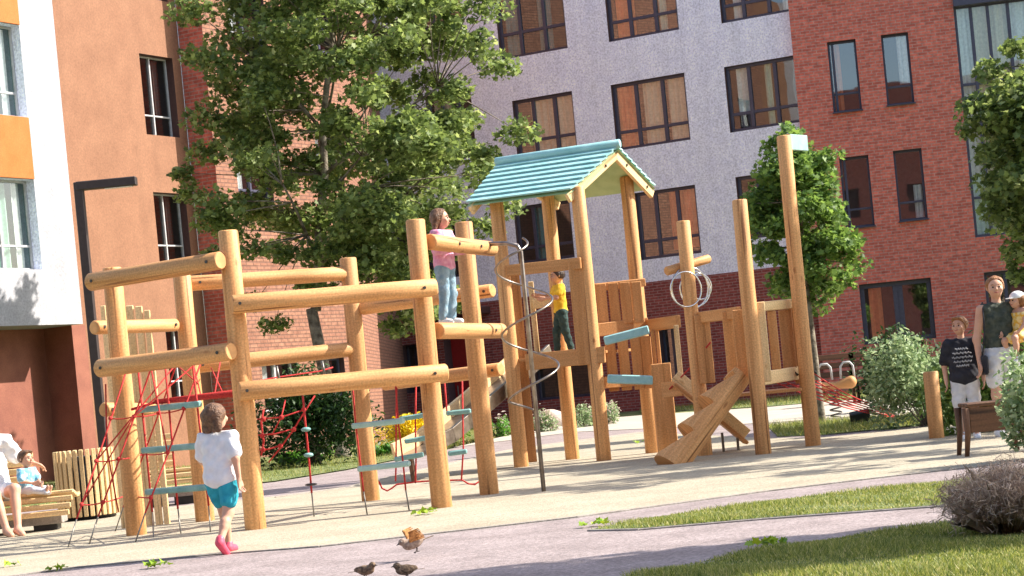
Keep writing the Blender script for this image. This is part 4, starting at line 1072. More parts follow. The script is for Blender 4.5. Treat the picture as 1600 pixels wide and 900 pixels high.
    for sx in (-1, 1):
        e = MB(); e.ball(T4(hp(sx * .29, -.77, .02)), .085 * hr, 8, 6); e.build('eye', M['eye'], body)
        e = MB(); e.tube([T4(hp(sx * .16, -.86, .22)), T4(hp(sx * .3, -.83, .27)), T4(hp(sx * .45, -.70, .22))], .035 * hr, 6); e.build('eyebrow', M[hair], body)
    e = MB(); e.tube([T4(hp(-.2, -.80, -.45)), T4(hp(0, -.885, -.48)), T4(hp(.2, -.80, -.45))], .05 * hr, 6); e.build('mouth', M['lips'], body)
    # hair
    if hairstyle != 'none':
        S = SDF(.03); S.wr = .0022 * (H / 1.1)
        S.ell(hp(0, .12, .20), V3(.86, .96, .90) * hr, rot=HR)
        fwd = HR @ V3(0, -1, 0)
        if hairstyle == 'short':
            S.cap(hp(-.35, -.62, .72), hp(.35, -.62, .72), .22 * hr)
            S.cut(hp(0, -.42, .30), fwd * .82 + V3(0, 0, -.55)); S.cut(hp(0, 0, -.42), V3(0, 0, -1))
        else:
            S.cut(hp(0, -.40, .35), fwd * .9 + V3(0, 0, -.30))
            if hairstyle == 'bob':
                for q in (-.6, -.25, .25, .6): S.cap(hp(q, .45, .1), hp(q * 1.15, .55, -.95), .38 * hr, .24 * hr)
                S.cut(hp(0, 0, -1.25), V3(0, 0, -1))
            if hairstyle == 'long':
                for q in (-.7, -.35, 0, .35, .7): S.cap(hp(q, .35, .1), hp(q * 1.1, .62, -1.55), .36 * hr, .2 * hr)
            if hairstyle == 'tied':
                S.ell(hp(0, 1.05, .35), V3(.34, .34, .34) * hr)
                S.cut(hp(0, 0, -.55), V3(0, 0, -1))
        S.build('hair', M[hair], root, h * .9, M4)
    # clothing
    for part, mat, args in outfit:
        S = SDF(.02 * H); S.wr = .0038 * (H / 1.1)
        if part in ('tee', 'top', 'hoodie'):
            g = .012 * H if part == 'tee' else (.018 * H if part == 'hoodie' else .008 * H)
            torso(S, g)
            if args.get('loose'):
                for sx in (-1, 1): S.cap(J['pel'] + V3(sx * .035, 0, .01) * H, J['che'] + V3(sx * .04, 0, 0) * H, .062 * H * b + g + .014 * H, .056 * H * b + g)
            if part != 'top':
                fr = args.get('sleeve', .55)
                for s_ in 'LR':
                    a, e_ = J['sh' + s_], J['el' + s_]
                    if fr <= 1: S.cap(a, a + (e_ - a) * fr, .034 * H * b + g + .004 * H, .034 * H * b + g + .006 * H)
                    else: S.cap(a, e_, .034 * H * b + g, .03 * H * b + g); S.cap(e_, e_ + (J['wr' + s_] - e_) * .93, .03 * H * b + g, .022 * H * b + g)
            hem = args.get('hem', .02)
            up = J['che'] - J['pel']; up = up / np.linalg.norm(up)
            S.cut(J['pel'] - up * hem * H, -up) if fr_ok(args) else None
            S.cut(J['nek'] - V3(0, 0, -.004 if part != 'top' else .004) * H, V3(0, 0, 1))
            if part == 'hoodie': S.cap(J['nek'] + V3(-.04, .04, -.045) * H, J['nek'] + V3(.04, .04, -.045) * H, .038 * H)
        elif part in ('shorts', 'trousers', 'skirt'):
            g = .012 * H if part == 'shorts' else .008 * H
            for sx in (-1, 1): S.cap(J['pel'] + V3(sx * .032, 0, -.01) * H, J['pel'] + V3(sx * .03, 0, .05) * H, .062 * H * b + g, .056 * H * b + g)
            for s_ in 'LR':
                hi, kn, an = J['hi' + s_], J['kn' + s_], J['an' + s_]
                fr = args.get('len', .7)
                if part == 'shorts': e_ = hi + (kn - hi) * fr + V3(.006 if s_ == 'R' else -.006, 0, 0) * H; S.cap(hi, e_, .058 * H * b + g, .045 * H * b + g, .008 * H); dd = (kn - hi) / np.linalg.norm(kn - hi)
                else: S.cap(hi, kn, .056 * H * b + g, .038 * H * b + g); S.cap(kn, kn + (an - kn) * .93, .038 * H * b + g, .03 * H * b + g)
            up = J['che'] - J['pel']; up = up / np.linalg.norm(up)
            S.cut(J['pel'] + up * .06 * H, up)
        elif part == 'dress':
            torso(S, .014 * H)
            for s_ in 'LR':
                S.cap(J['hi' + s_], J['hi' + s_] + (J['kn' + s_] - J['hi' + s_]) * .55, .075 * H, .075 * H)
                S.cap(J['sh' + s_], J['sh' + s_] + (J['el' + s_] - J['sh' + s_]) * .3, .05 * H, .05 * H)
            S.cut(J['nek'] - V3(0, 0, .03) * H, V3(0, 0, 1))
        elif part == 'cap':
            S.ell(hp(0, .08, .32), V3(.88, .98, .80) * hr, rot=HR); S.cut(hp(0, 0, .22), V3(0, 0, -1)); S.wr = 0
            S2 = SDF(.01); S2.ell(hp(0, -.95, .30), V3(.6, .55, .07) * hr, rot=HR)
            S2.build('cap_peak', M[mat], root, .006, M4)
        elif part in ('shoes',):
            for s_ in 'LR':
                S2 = SDF(.012 * H)
                S2.cap(J['an' + s_] + V3(0, .012, -.012) * H, J['to' + s_], .030 * H, .025 * H)
                S2.cap(J['an' + s_] + V3(0, 0, .0) * H, J['an' + s_] + V3(0, 0, .012) * H, .029 * H)
                S2.build('shoe', M[mat], root, h * .8, M4)
            continue
        S.build({'tee': 't_shirt', 'top': 'sleeveless_top', 'hoodie': 'hooded_top'}.get(part, part), M[mat], root, h, M4)
    root['_m'] = 1; del root['_m']
    return root, M4, J
def fr_ok(a): return True

def bird(label, loc, yaw, L, mat, flying=False, pitch=0.0):
    root = thing('sparrow', label, 'bird', tuple(loc), 'sparrows on the footpath')
    M4 = Matrix.Translation(Vector(loc)) @ Matrix.Rotation(yaw, 4, 'Z') @ Matrix.Rotation(pitch, 4, 'X')
    zb = .36 * L
    B = SDF(.05 * L)
    B.ell((0, 0, zb), V3(.15, .29, .17) * L); B.ell((0, -.18 * L, zb + .02 * L), V3(.13, .17, .15) * L)
    B.ell((0, -.30 * L, zb + .16 * L), V3(.10, .12, .105) * L)
    B.cap((0, .18 * L, zb + .0 * L), (0, .34 * L, zb - .02 * L), .08 * L, .03 * L)
    body = B.build('body', M[mat], root, .0045, M4)
    T4 = lambda x, y, z: M4 @ Vector((x * L, y * L, z * L))
    z_ = .36
    e = MB(); e.tube([T4(0, -.40, z_ + .155), T4(0, -.50, z_ + .135)], [.035 * L, .004 * L], 8); e.build('beak', M['beak'], body)
    for sx in (-1, 1):
        e = MB(); e.ball(T4(sx * .083, -.35, z_ + .185), .018 * L, 8, 6); e.build('eye', M['eye'], body)
        w = SDF(.02 * L)
        if flying:
            w.cap((sx * .1 * L, -.1 * L, zb + .08 * L), (sx * .44 * L, -.06 * L, zb + .38 * L), .04 * L, .025 * L)
            for q in range(8): w.cap((sx * (.12 + .045 * q) * L, -.08 * L, zb + (.09 + .042 * q) * L), (sx * (.16 + .05 * q) * L, (.34 - .02 * q) * L, zb + (.04 + .05 * q) * L), .034 * L, .020 * L)
            w.build('wing', M['feather_rust'], root, .0045, M4)
        else:
            w.ell((sx * .125 * L, .06 * L, zb + .03 * L), V3(.045, .30, .12) * L)
            w.cap((sx * .11 * L, .22 * L, zb), (sx * .05 * L, .42 * L, zb - .02 * L), .04 * L, .012 * L)
            w.build('wing', M['feather'], root, .0045, M4)
        e = MB(); hp_ = T4(sx * .06, .0, z_ - .12); an = T4(sx * .06, .03, .12 if not flying else .18); ft = T4(sx * .06, -.02, .012 if not flying else .1)
        e.tube([hp_, an, ft], [.028 * L, .014 * L, .010 * L], 6)
        for q in (-.05, 0, .05): e.tube([ft, T4(sx * .06 + q, -.10, .008 if not flying else .08)], .008 * L, 5)
        e.tube([ft, T4(sx * .06, .06, .008 if not flying else .07)], .008 * L, 5)
        e.build('leg', M['beak'], root)
    e = MB()
    for q in (-.05, -.02, .02, .05):
        e.beam(T4(q * .6, .26, z_ - .02), T4(q * 1.3, .62, z_ - .05), .05 * L, .012 * L, bev=.001)
    e.build('tail', M['feather'], root)
    return root
# ------------------------------------------------------------------ timber climbing frame (left)
def vz(x, y, Y): return P(x, y, Y).z
def post(parent, xb, yb, xt, yt, r, Y=None, mat='log', lean=.35):
    b = G(xb, yb) if Y is None else Vector((P(xb, yb, Y).x, Y, 0))
    t = P(xt, yt, b.y); t.x = b.x + (t.x - b.x) * lean
    mb = MB(); m1 = b.lerp(t, .33) + Vector((R.uniform(-.004, .004), 0, 0)); m2 = b.lerp(t, .66) + Vector((R.uniform(-.004, .004), 0, 0))
    mb.tube([b - Vector((0, 0, .12)), m1, m2, t], [r * 1.04, r * 1.01, r * .99, r * .96], 28, bev=.012, wob=.012)
    o = mb.build('post', M[mat], parent)
    return o, b, t
def log(parent, a, b, r, bolts=True, name='beam', bp=(.06, .94)):
    a, b = Vector(a), Vector(b)
    mb = MB(); mb.tube([a, a.lerp(b, .35), a.lerp(b, .7), b], [r * 1.02, r, r, r * .98], 28, bev=.012, wob=.012)
    o = mb.build(name, M['log'], parent)
    if bolts:
        for t in bp:
            c = a.lerp(b, t); d = (b - a).normalized()
            n = Vector((-c.x, -c.y, .25)); n -= d * n.dot(d); n.normalize()
            bb = MB(); bb.tube([c + n * (r - .004), c + n * (r + .009)], .014, 8); bb.build('bolt', M['bolt'], o)
    return o
frame = thing('climbing_frame', 'open timber log climbing frame with red rope nets and teal rungs', 'climbing frame', tuple(G(440, 812)))
rP = .088
L1, l1, l1t = post(frame, 214, 838, 177, 418, rP)
L2, l2, l2t = post(frame, 321, 816, 284, 430, rP)
L3, l3, l3t = post(frame, 400, 829, 358, 360, rP)
L4, l4, l4t = post(frame, 580, 784, 543, 403, rP)
L5, l5, l5t = post(frame, 691, 795, 650, 343, rP)
L6, l6, l6t = post(frame, 765, 774, 724, 347, rP)
for p in ((141, 441), (345, 407)), ((155, 576), (362, 549)):
    log(frame, P(*p[0], l1.y - .18), P(*p[1], l3.y - .14), .078)
log(frame, P(296, 443, l2.y + .17), P(546, 427, l4.y + .0), .072, bp=(.05,))
log(frame, P(300, 572, l2.y + .17), P(556, 545, l4.y + .0), .074, bp=(.05,))
for p in ((362, 476), (681, 449)), ((373, 612), (698, 582)):
    log(frame, P(*p[0], l3.y - .165), P(*p[1], l5.y - .165), .079, bp=(.03, .93))
log(frame, P(147, 512, l1.y + .17), P(274, 508, l2.y - .1), .062)
log(frame, P(162, 640, l1.y + .17), P(240, 640, l2.y - .5), .062)
log(frame, P(566, 482, l4.y + .0), P(770, 454, l6.y + .17), .066, bp=(.5, .96))
log(frame, P(600, 600, l4.y + .0), P(783, 577, l6.y + .17), .066, bp=(.5, .96))
log(frame, P(671, 378, l5.y + .05), P(769, 389, l6.y - .17), .07, bp=(.35, .7))
stand = log(frame, P(683, 517, l5.y + .05), P(783, 517, l6.y - .17), .072, bp=(.8,))
def rope(mb, pts, r=.011, n=6): mb.tube(pts, r * .7, n)
class Chains:
    def tube(s, *a, **k):
        m_ = MB(); m_.tube(*a, **k); m_.build('anchor_chain', M['chain'], frame)
def sagline(a, b, sag, n=8):
    return [Vector(a).lerp(Vector(b), i / n) - Vector((0, 0, sag * 4 * (i / n) * (1 - i / n))) for i in range(n + 1)]
def rung(x0, y0, x1, y1, Y0, Y1, mat='teal_grey', parent=frame, t=.055):
    a, b = P(x0, y0, Y0), P(x1, y1, Y1); mb = MB(); mb.beam(a, b, .06, t, bev=.012)
    return mb.build('rung', M[mat], parent)
# left ladder of teal rungs
Yl = (l1.y + l3.y) / 2 + .1
for x0, y0, x1, y1 in ((215, 641, 313, 631), (223, 704, 318, 696), (229, 769, 326, 761)): rung(x0, y0, x1, y1, Yl + .25, Yl - .25)
mb = MB(); ch = Chains()
for (xt, yt, xm, ym, xb, yb) in ((216, 580, 238, 800, 240, 842), (258, 570, 278, 795, 283, 836), (300, 562, 326, 790, 329, 834)):
    k = (xt - 216) / 85; Yk = Yl + .22 - .45 * k
    rope(mb, [P(xt, yt, Yk), P((xt + xm) / 2, (yt + ym) / 2 - 1, Yk), P(xm, ym, Yk)], .013)
    g = G(xb, yb); rope(ch, [P(xm, ym, Yk), g - Vector((0, 0, .02))], .009)
mb.build('ladder_rope', M['rope'], frame)
# inclined net from the lower front beam out to ground anchors
tops = [P(198, 578, l1.y - .1), P(236, 575, l1.y - .15), P(276, 568, l1.y - .2), P(316, 560, l1.y - .25)]
bots = [G(104, 858), G(137, 853), G(178, 832), G(209, 850)]
mb = MB(); ch = Chains(); rows = []
for a, b in zip(tops, bots):
    e = a.lerp(b, .84); rope(mb, sagline(a, e, .015), .011); rope(ch, [e, b - Vector((0, 0, .02))], .009)
    rows.append([a.lerp(b, t) for t in (.28, .52, .76)])
for k in range(3):
    for i in range(3): rope(mb, sagline(rows[i][k], rows[i + 1][k], .012, 4), .009)
    for i in range(4): mb.ball(rows[i][k], .02, 8, 6)
rope(mb, [tops[3], rows[1][0], rows[0][2]], .010); rope(mb, [tops[2], rows[0][1]], .010); rope(mb, [tops[1], rows[3][1]], .010)
rope(mb, [P(165, 600, l1.y), P(167, 700, l1.y), P(185, 800, l1.y)], .010)
mb.build('rope_net', M['rope'], frame)
# red padded crossing rope
mb = MB(); mb.tube([P(243, 628, Yl + .1), P(300, 622, Yl), P(368, 614, l3.y + .1)], [.022, .03, .03], 10)
mb.tube([P(205, 640, Yl + .1), P(245, 628, Yl + .1)], .012, 8)
for x0, y0, x1, y1 in ((300, 560, 315, 622), (345, 560, 335, 618), (270, 565, 310, 600), (330, 575, 350, 618)): rope(mb, [P(x0, y0, l2.y), P(x1, y1, Yl + .2)], .009)
mb.build('crossing_rope', M['rope'], frame)
# loose net hanging between the second and third posts
mb = MB(); Yn = 18.9
hang = [P(382, 596, l3.y + .2), P(440, 578, Yn + .4), P(492, 572, Yn + .3), P(505, 575, Yn + .2)]
rope(mb, [P(380, 600, Yn), P(430, 590, Yn + .3), P(500, 580, Yn + .5), P(520, 574, Yn + .6)], .011)
rope(mb, [P(492, 618, Yn), P(478, 640, Yn), P(458, 672, Yn), P(438, 700, Yn + .1), P(420, 722, Yn + .2)], .012)
rope(mb, [P(402, 655, Yn), P(440, 652, Yn), P(476, 640, Yn)], .011)
rope(mb, [P(402, 680, Yn), P(430, 678, Yn), P(459, 670, Yn)], .011)
rope(mb, [P(402, 704, Yn), P(420, 702, Yn), P(438, 696, Yn)], .011)
rope(mb, [P(412, 640, Yn + .1), P(408, 660, Yn + .1), P(412, 690, Yn + .1), P(408, 712, Yn + .1)], .013)
rope(mb, [P(446, 625, Yn + .2), P(440, 650, Yn + .1), P(425, 680, Yn + .1)], .010)
for x, y in ((475, 640), (459, 671), (438, 697), (412, 655), (410, 681), (411, 703), (440, 652)): mb.ball(P(x, y, Yn), .024, 8, 6)
mb.build('rope_net', M['rope'], frame)
# knotted hanging rope
mb = MB(); rope(mb, [P(473, 618, 18.4), P(477, 660, 18.4), P(482, 710, 18.4), P(487, 770, 18.4)], .013)
kr = mb.build('climbing_rope', M['rope'], frame)
for x, y in ((478, 671), (482, 711)):
    k = MB(); c = P(x, y, 18.4); k.ball(c, .036, 12, 8, (1.25, 1.1, .6)); k.build('knot', M['teal_grey'], kr)
k = MB(); k.ball(P(486, 757, 18.4), .036, 12, 8, (1.6, 1.1, .35)); k.build('knot', M['bolt'], kr)
ch = MB(); rope(ch, [P(487, 770, 18.4), Vector((P(492, 819, 18.4).x, 18.4, -.02))], .009); ch.build('anchor_chain', M['chain'], frame)
for x, y, Y in ((432, 575, 18.2), (362, 560, 19), (503, 567, 18.4)):
    s_ = MB(); s_.tube([P(x, y - 3, Y), P(x + 3, y + 12, Y), P(x + 6, y + 24, Y)], .012, 6); s_.build('shackle', M['chain'], frame)
# right ladder: long pale rungs in front and stirrup rungs behind
YA = 17.9
for x0, y0, x1, y1 in ((550, 666, 632, 657), (559, 733, 641, 724)): rung(x0, y0, x1, y1, YA, YA - .1, 'teal_pale', t=.05)
mb = MB(); ch = Chains()
for pts, cb in (([(551, 605), (556, 665), (564, 732), (568, 768)], (571, 810)), ([(618, 600), (622, 657), (630, 725), (634, 766)], (638, 803))):
    rope(mb, [P(x, y, YA) for x, y in pts], .011); g = G(*cb); g2 = P(*pts[-1], YA); rope(ch, [g2, Vector((g2.x + .015, YA, -.02))], .009)
mb.build('ladder_rope', M['rope'], frame)
YB = 20.2
for x0, y0, x1, y1 in ((624, 655, 668, 648), (632, 690, 668, 684), (616, 718, 662, 710), (697, 646, 736, 642), (700, 709, 730, 705)): rung(x0, y0, x1, y1, YB, YB, 'teal_grey', t=.05)
mb = MB()
for pts in ([(620, 595), (619, 650), (619, 720), (618, 752)], [(650, 590), (649, 660), (650, 720), (649, 755)], [(694, 590), (698, 640), (700, 650)], [(722, 590), (724, 700), (721, 750)]):
    rope(mb, [P(x, y, YB) for x, y in pts], .012)
rope(mb, [P(x, y, YB) for x, y in ((592, 752), (597, 763), (605, 767), (612, 763), (620, 757), (650, 753), (680, 751), (722, 750), (732, 756), (742, 757), (752, 750))], .012)
mb.build('ladder_rope', M['rope'], frame)
# plank panel behind the left post
for k, (x0, x1, yt) in enumerate(((157, 165, 478), (196, 208, 478), (211, 222, 479), (225, 234, 485))):
    a = P(x0, yt, l2.y + .1); b = P(x1, yt, l2.y + .1); zt = a.z; c = (a + b) / 2
    mb = MB(); w = (b - a).length; mb.box(Vector((c.x, c.y, zt / 2)), (w, .04, zt), None, .006)
    mb.build('plank', M['pale_board'], frame)
# spiral climbing pole
pb = G(850, 770); Yp = pb.y; zt = vz(812, 380, Yp)
mb = MB(); mb.tube([Vector((pb.x, Yp, -.1)), Vector((pb.x, Yp, zt - .08)), Vector((pb.x - .03, Yp, zt - .02)), Vector((pb.x - .12, Yp, zt + .01)), P(742, 382, l6.y - .25)], .021, 14)
pole = mb.build('climbing_pole', M['steel'], frame)
mb = MB(); pts = []; turns = 2.6; N = 110; z0_, z1_ = vz(850, 640, Yp), vz(815, 372, Yp)
for i in range(N + 1):
    t = i / N; a = 2 * pi * turns * t + 2.2; rr = .25 * (min(1, (N - i) / 12 + .12)) * min(1, i / 8 + .1)
    pts.append(Vector((pb.x - .0 + math.cos(a) * rr, Yp + math.sin(a) * rr, z0_ + (z1_ - z0_) * t)))
mb.tube(pts, .0105, 8); mb.build('spiral_rail', M['steel'], frame)

# ------------------------------------------------------------------ playhouse tower (right)
tower = thing('play_tower', 'timber play tower with a teal gabled roof, log steps and tall posts', 'play tower', tuple(G(960, 722)))
rT = .088
A_, a_, at_ = post(tower, 815, 731, 776, 312, rT)
B_, b_, bt_ = post(tower, 895, 719, 856, 298, rT)
C_, c_, ct_ = post(tower, 944, 721, 901, 292, rT)
D_, d_, dt_ = post(tower, 1020, 709, 979, 276, rT)
F_, f_, ft_ = post(tower, 1102, 713, 1068, 345, .082)
G_, g_, gt_ = post(tower, 1193, 711, 1156, 312, .085)
H_, h_, ht_ = post(tower, 1271, 698, 1225, 212, .085)
for q in (a_, b_, c_, d_, f_, g_, h_): pass
# roof: ridge parallel to A->C, gables at both ends
ridge0 = P(778, 257, (a_.y + b_.y) / 2); ridge1 = P(966, 229, (c_.y + d_.y) / 2)
eave0 = P(729, 318, a_.y - .12); eave1 = P(892, 297, c_.y - .12)
back1 = P(1024, 291, d_.y + .12); back0 = back1 + (eave0 - eave1)
rz_ = (ridge0.z + ridge1.z) / 2
def slope(mb, r0, r1, e0, e1, n=8, th=.022):
    """overlapping boards from eave to ridge"""
    for i in range(n):
        t0, t1 = i / n, (i + 1.16) / n
        p = [e0.lerp(r0, t0), e1.lerp(r1, t0), e1.lerp(r1, min(t1, 1)), e0.lerp(r0, min(t1, 1))]
        nr = (p[1] - p[0]).cross(p[3] - p[0]).normalized()
        if nr.z < 0: nr = -nr
        lo_ = .032; hi_ = .004
        q = [p[0] + nr * lo_, p[1] + nr * lo_, p[2] + nr * hi_, p[3] + nr * hi_]
        q2 = [x - nr * th for x in q]
        for f_ in (q, q2[::-1], [q[0], q2[0], q2[1], q[1]], [q[1], q2[1], q2[2], q[2]], [q[2], q2[2], q2[3], q[3]], [q[3], q2[3], q2[0], q[0]]):
            mb.face(f_)
ext = (ridge1 - ridge0).normalized() * .02
roof = MB(); slope(roof, ridge0, ridge1, eave0, eave1); roof = roof.build('roof_slope', M['teal'], tower)
r2 = MB(); slope(r2, ridge0, ridge1, back0, back1); r2 = r2.build('roof_slope', M['teal'], tower)
mb = MB(); mb.tube([ridge0 - ext * 1.5 + Vector((0, 0, .035)), ridge1 + ext * 1.5 + Vector((0, 0, .035))], .055, 16, bev=.01); mb.build('ridge_cap', M['teal'], tower)
dn = Vector((0, 0, -.035))
mb = MB()
for e0, e1 in ((eave0, eave1), (back0, back1)):
    mb.face([ridge0 + dn, ridge1 + dn, e1 + dn, e0 + dn])
mb.build('roof_lining', M['teal_under'], tower)
for (r_, e_) in ((ridge1, eave1), (ridge1, back1), (ridge0, eave0), (ridge0, back0)):
    mb = MB(); o_ = (ridge1 - ridge0).normalized() * (-.05 if r_ is ridge1 else .05)
    mb.beam(r_ + o_ + Vector((0, 0, -.10)), e_ + o_ + (e_ - r_) * .0 + Vector((0, 0, -.10)), .05, .11, bev=.008)
    rf = mb.build('rafter', M['pale_board'], tower)
    for t in (.25, .8):
        c = r_.lerp(e_, t) + o_ + Vector((0, 0, -.10)); s_ = .027 if r_ is ridge1 else -.027
        bb = MB(); dd = (ridge1 - ridge0).normalized(); bb.tube([c + dd * s_, c + dd * (s_ * 1.5)], .016, 8); bb.build('bolt', M['bolt'], rf)
# house rails, boards and deck
def bd(x0, y0, Y0, x1, y1, Y1, w, hgt, mat='board', name='rail', parent=tower, up=(0, 0, 1), bev=.008):
    mb = MB(); mb.beam(P(x0, y0, Y0), P(x1, y1, Y1), w, hgt, up, bev); return mb.build(name, M[mat], parent)
def vboard(x, yt, yb, Y, w, t=.04, mat='board', name='plank', rotz=0.0, parent=tower):
    a = P(x, yt, Y); zb = P(x, yb, Y).z; mb = MB()
    xc = P(x + (yb - yt) * .048, (yt + yb) / 2, Y).x
    mb.box(Vector((xc, Y, (a.z + zb) / 2)), (w, t, a.z - zb), Matrix.Rotation(rotz, 3, 'Z'), .007)
    return mb.build(name, M[mat], parent)
uAC = (c_ - a_).normalized(); uCD = (d_ - c_).normalized()
bd(793, 423, a_.y - .1, 908, 411, c_.y - .1, .05, .14)
bd(822, 566, a_.y - .1, 945, 554, c_.y - .1, .05, .20, name='deck_fascia')
dz = vz(880, 557, 25.5)
mb = MB()
for i in range(9):
    t0 = (i + .5) / 9; p = a_.lerp(b_, t0); q = c_.lerp(d_, t0)
    mb.beam(Vector((p.x, p.y, dz)), Vector((q.x, q.y, dz)), .115, .035, bev=.005)
mb.build('deck', M['board'], tower)
vboard(804, 425, 725, a_.y + .28, .11, mat='board', name='plank')
vboard(898, 408, 572, c_.y - .05, .17); vboard(917, 402, 570, c_.y + .0, .10)
vboard(829, 440, 560, b_.y + .1, .07, mat='pale_board')
bd(833, 475, b_.y, 866, 470, b_.y, .05, .13, 'pale_board')
# picket side C-D
for i, x in enumerate((938, 957, 975, 993)): vboard(x, 443 - i, 508 - i, 25.1, .125, rotz=.1)
bd(925, 450, 25.15, 1008, 441, 25.3, .05, .10)
bd(933, 516, 25.0, 1012, 506, 25.2, .06, .16)
for i, x in enumerate((952, 972, 992, 1008)): vboard(x, 528 - i, 612 - i * 1.5, 25.0, .125, rotz=.1)
bd(945, 598, 24.9, 1018, 592, 25.1, .05, .14)
for x0, y0, x1, y1 in ((944, 533, 1014, 515), (949, 592, 1021, 594)):
    bd(x0, y0, 24.6, x1, y1, 24.6, .03, .11, 'teal', 'foothold', bev=.02)
vboard(1031, 568, 712, 24.7, .24, .22, 'board', 'stub_post')
# link to the right-hand posts
bd(1012, 509, 25.2, 1060, 502, 24.2, .06, .15)
for x in (1019, 1026): vboard(x, 515, 572, 24.9, .045)
vboard(1056, 508, 600, 24.1, .06, mat='pale_board')
bd(1036, 610, 24.2, 1068, 606, 24.0, .06, .18)
bd(1090, 497, 23.4, 1155, 488, 22.6, .06, .13)
vboard(1096, 492, 600, 23.3, .17); vboard(1138, 486, 595, 22.8, .15); vboard(1152, 484, 600, 22.5, .12)
bd(1184, 480, 22.8, 1242, 474, 23.4, .06, .11, 'pale_board')
vboard(1184, 472, 598, 22.35, .14, mat='pale_board')
vboard(1205, 486, 578, 23.0, .10, mat='board'); vboard(1226, 484, 577, 23.3, .15, mat='board')
vboard(1238, 472, 600, 23.4, .10, mat='board')
bd(1188, 592, 22.7, 1250, 582, 23.4, .06, .15, 'pale_board')
mb = MB()
p0, p1 = P(1066, 608, 23.9), P(1240, 590, 23.5)
for i in range(8):
    mb.beam(Vector((p0.x + .1, 23.0 + i * .13, p0.z - .12)), Vector((p1.x, 22.9 + i * .13, p0.z - .12)), .115, .035, bev=.005)
mb.build('deck', M['board'], tower)
# cross logs and steel rings on the middle post
log(tower, P(1041, 424, 23.4), P(1108, 404, 23.7), .052, bolts=False, name='cross_log')
for k, (cx, cy, r) in enumerate(((1072, 452, .20), (1078, 450, .24), (1086, 452, .20), (1094, 448, .15))):
    c = P(cx, cy, 23.25 + .22 * k); pts = []
    for i in range(33):
        a = 2 * pi * i / 32; pts.append(c + Vector((math.cos(a) * r * .9, math.cos(a) * r * .4, math.sin(a) * r)))
    mb = MB(); mb.tube(pts, .009, 8, cap=False); mb.build('ring', M['bright_steel'], tower)
# carved balance log climbing to the deck
la = P(1042, 735, 22.0); lb = P(1150, 588, 22.6)
la = Vector((P(1048, 722, 22.1).x, 22.1, .02))
lb = P(1143, 592, 22.5); d = (lb - la); L = d.length; d.normalize()
up = Vector((1, 0, 0)).cross(d); up = Vector((-d.z, 0, d.x)).normalized()
steps = 3; th_ = math.atan2(d.z, d.x); mb = MB(); nr = 20; ns = 90; rings = []
y_ = Vector((0, 1, 0)); y_ = (y_ - d * y_.dot(d)).normalized(); z_ = d.cross(y_); z_ = z_ if z_.z > 0 else -z_
i0 = 0
for i in range(ns + 1):
    s_ = -.05 + (L + .12) * i / ns; f_ = (s_ / L * steps) % 1.0
    if s_ < 0: f_ = .0
    hcut = .18 - f_ * (L / steps) * math.tan(th_) * .38 if s_ < L else .06
    for k in range(nr):
        a = 2 * pi * k / nr; yy, zz = math.cos(a) * .185, math.sin(a) * .185
        mb.v.append(tuple(la + d * s_ + y_ * yy + z_ * min(zz, hcut)))
for i in range(ns):
    for k in range(nr):
        k2 = (k + 1) % nr; mb.f.append((i * nr + k, i * nr + k2, (i + 1) * nr + k2, (i + 1) * nr + k))
        v0, v1 = i * L / ns, (i + 1) * L / ns; u0, u1 = k * .053, (k + 1) * .053
        mb.uv.append([(u0, v0), (u1, v0), (u1, v1), (u0, v1)]); mb.sm.append(False); mb.mi.append(0)
for q in (0, ns):
    mb.f.append(tuple(q * nr + k for k in (range(nr) if q else range(nr - 1, -1, -1)))); mb.uv.append([(0, 0)] * nr); mb.sm.append(False); mb.mi.append(0)
mb.build('step_log', M['log'], tower)
# plank ramp with side rail behind it
q0, q1 = P(1052, 600, 24.0), P(1166, 692, 24.0)
mb = MB(); mb.beam(q0, q1, .42, .04, bev=.005); mb.build('ramp_board', M['board'], tower)
mb = MB(); mb.beam(q0 + Vector((.02, -.16, .10)), q1 + Vector((.0, -.16, .10)), .05, .14, bev=.006); mb.build('ramp_side', M['pale_board'], tower)
for x, y in ((1128, 676), (1152, 684)):
    a = P(x, y, 23.9); mb = MB(); mb.box(Vector((a.x, a.y, max(.03, a.z) / 2)), (.03, .03, max(.06, a.z)), None, .003); mb.build('ramp_foot', M['chain'], tower)
# ropes
mb = MB(); rope(mb, [P(1110, 535, 23.2), P(1078, 575, 23.6), P(1046, 608, 24.1)], .013); mb.build('handrail_rope', M['rope'], tower)
mb = MB(); top = [P(x, 592 - (x - 1190) * .10, 23.0 + (x - 1190) * .005) for x in (1198, 1213, 1228, 1243, 1258, 1272)]
tipn = [P(1398, 652 - i * 2.2, 26.8 + i * .12) for i in range(6)]
rowsn = []
for a, b in zip(top, tipn):
    rope(mb, sagline(a, b, .07, 10), .010); rowsn.append(sagline(a, b, .07, 10))
for k in (1, 2, 3, 4, 5, 7):
    for i in range(5): rope(mb, [rowsn[i][k], rowsn[i + 1][min(10, k + (i % 2))]], .008)
mb.build('rope_net', M['rope'], tower)
for p in top:
    c = MB(); c.tube([p + Vector((-.09, 0, .05)), p + Vector((-.03, 0, .06)), p + Vector((.03, 0, 0))], .014, 8); c.build('hook', M['bolt'], tower)
e_ = P(1404, 655, 27.2); c = MB(); c.tube([P(1392, 648, 27.0), Vector((e_.x, e_.y, -.02))], .012, 8); c.build('anchor_chain', M['bolt'], tower)
# teal board on the tallest post
a = P(1234, 222, h_.y + .02); b = P(1261, 224, h_.y + .25); mb = MB(); mb.beam(a, b, .03, .18, bev=.006); mb.build('pennant_board', M['teal_pale'], tower)
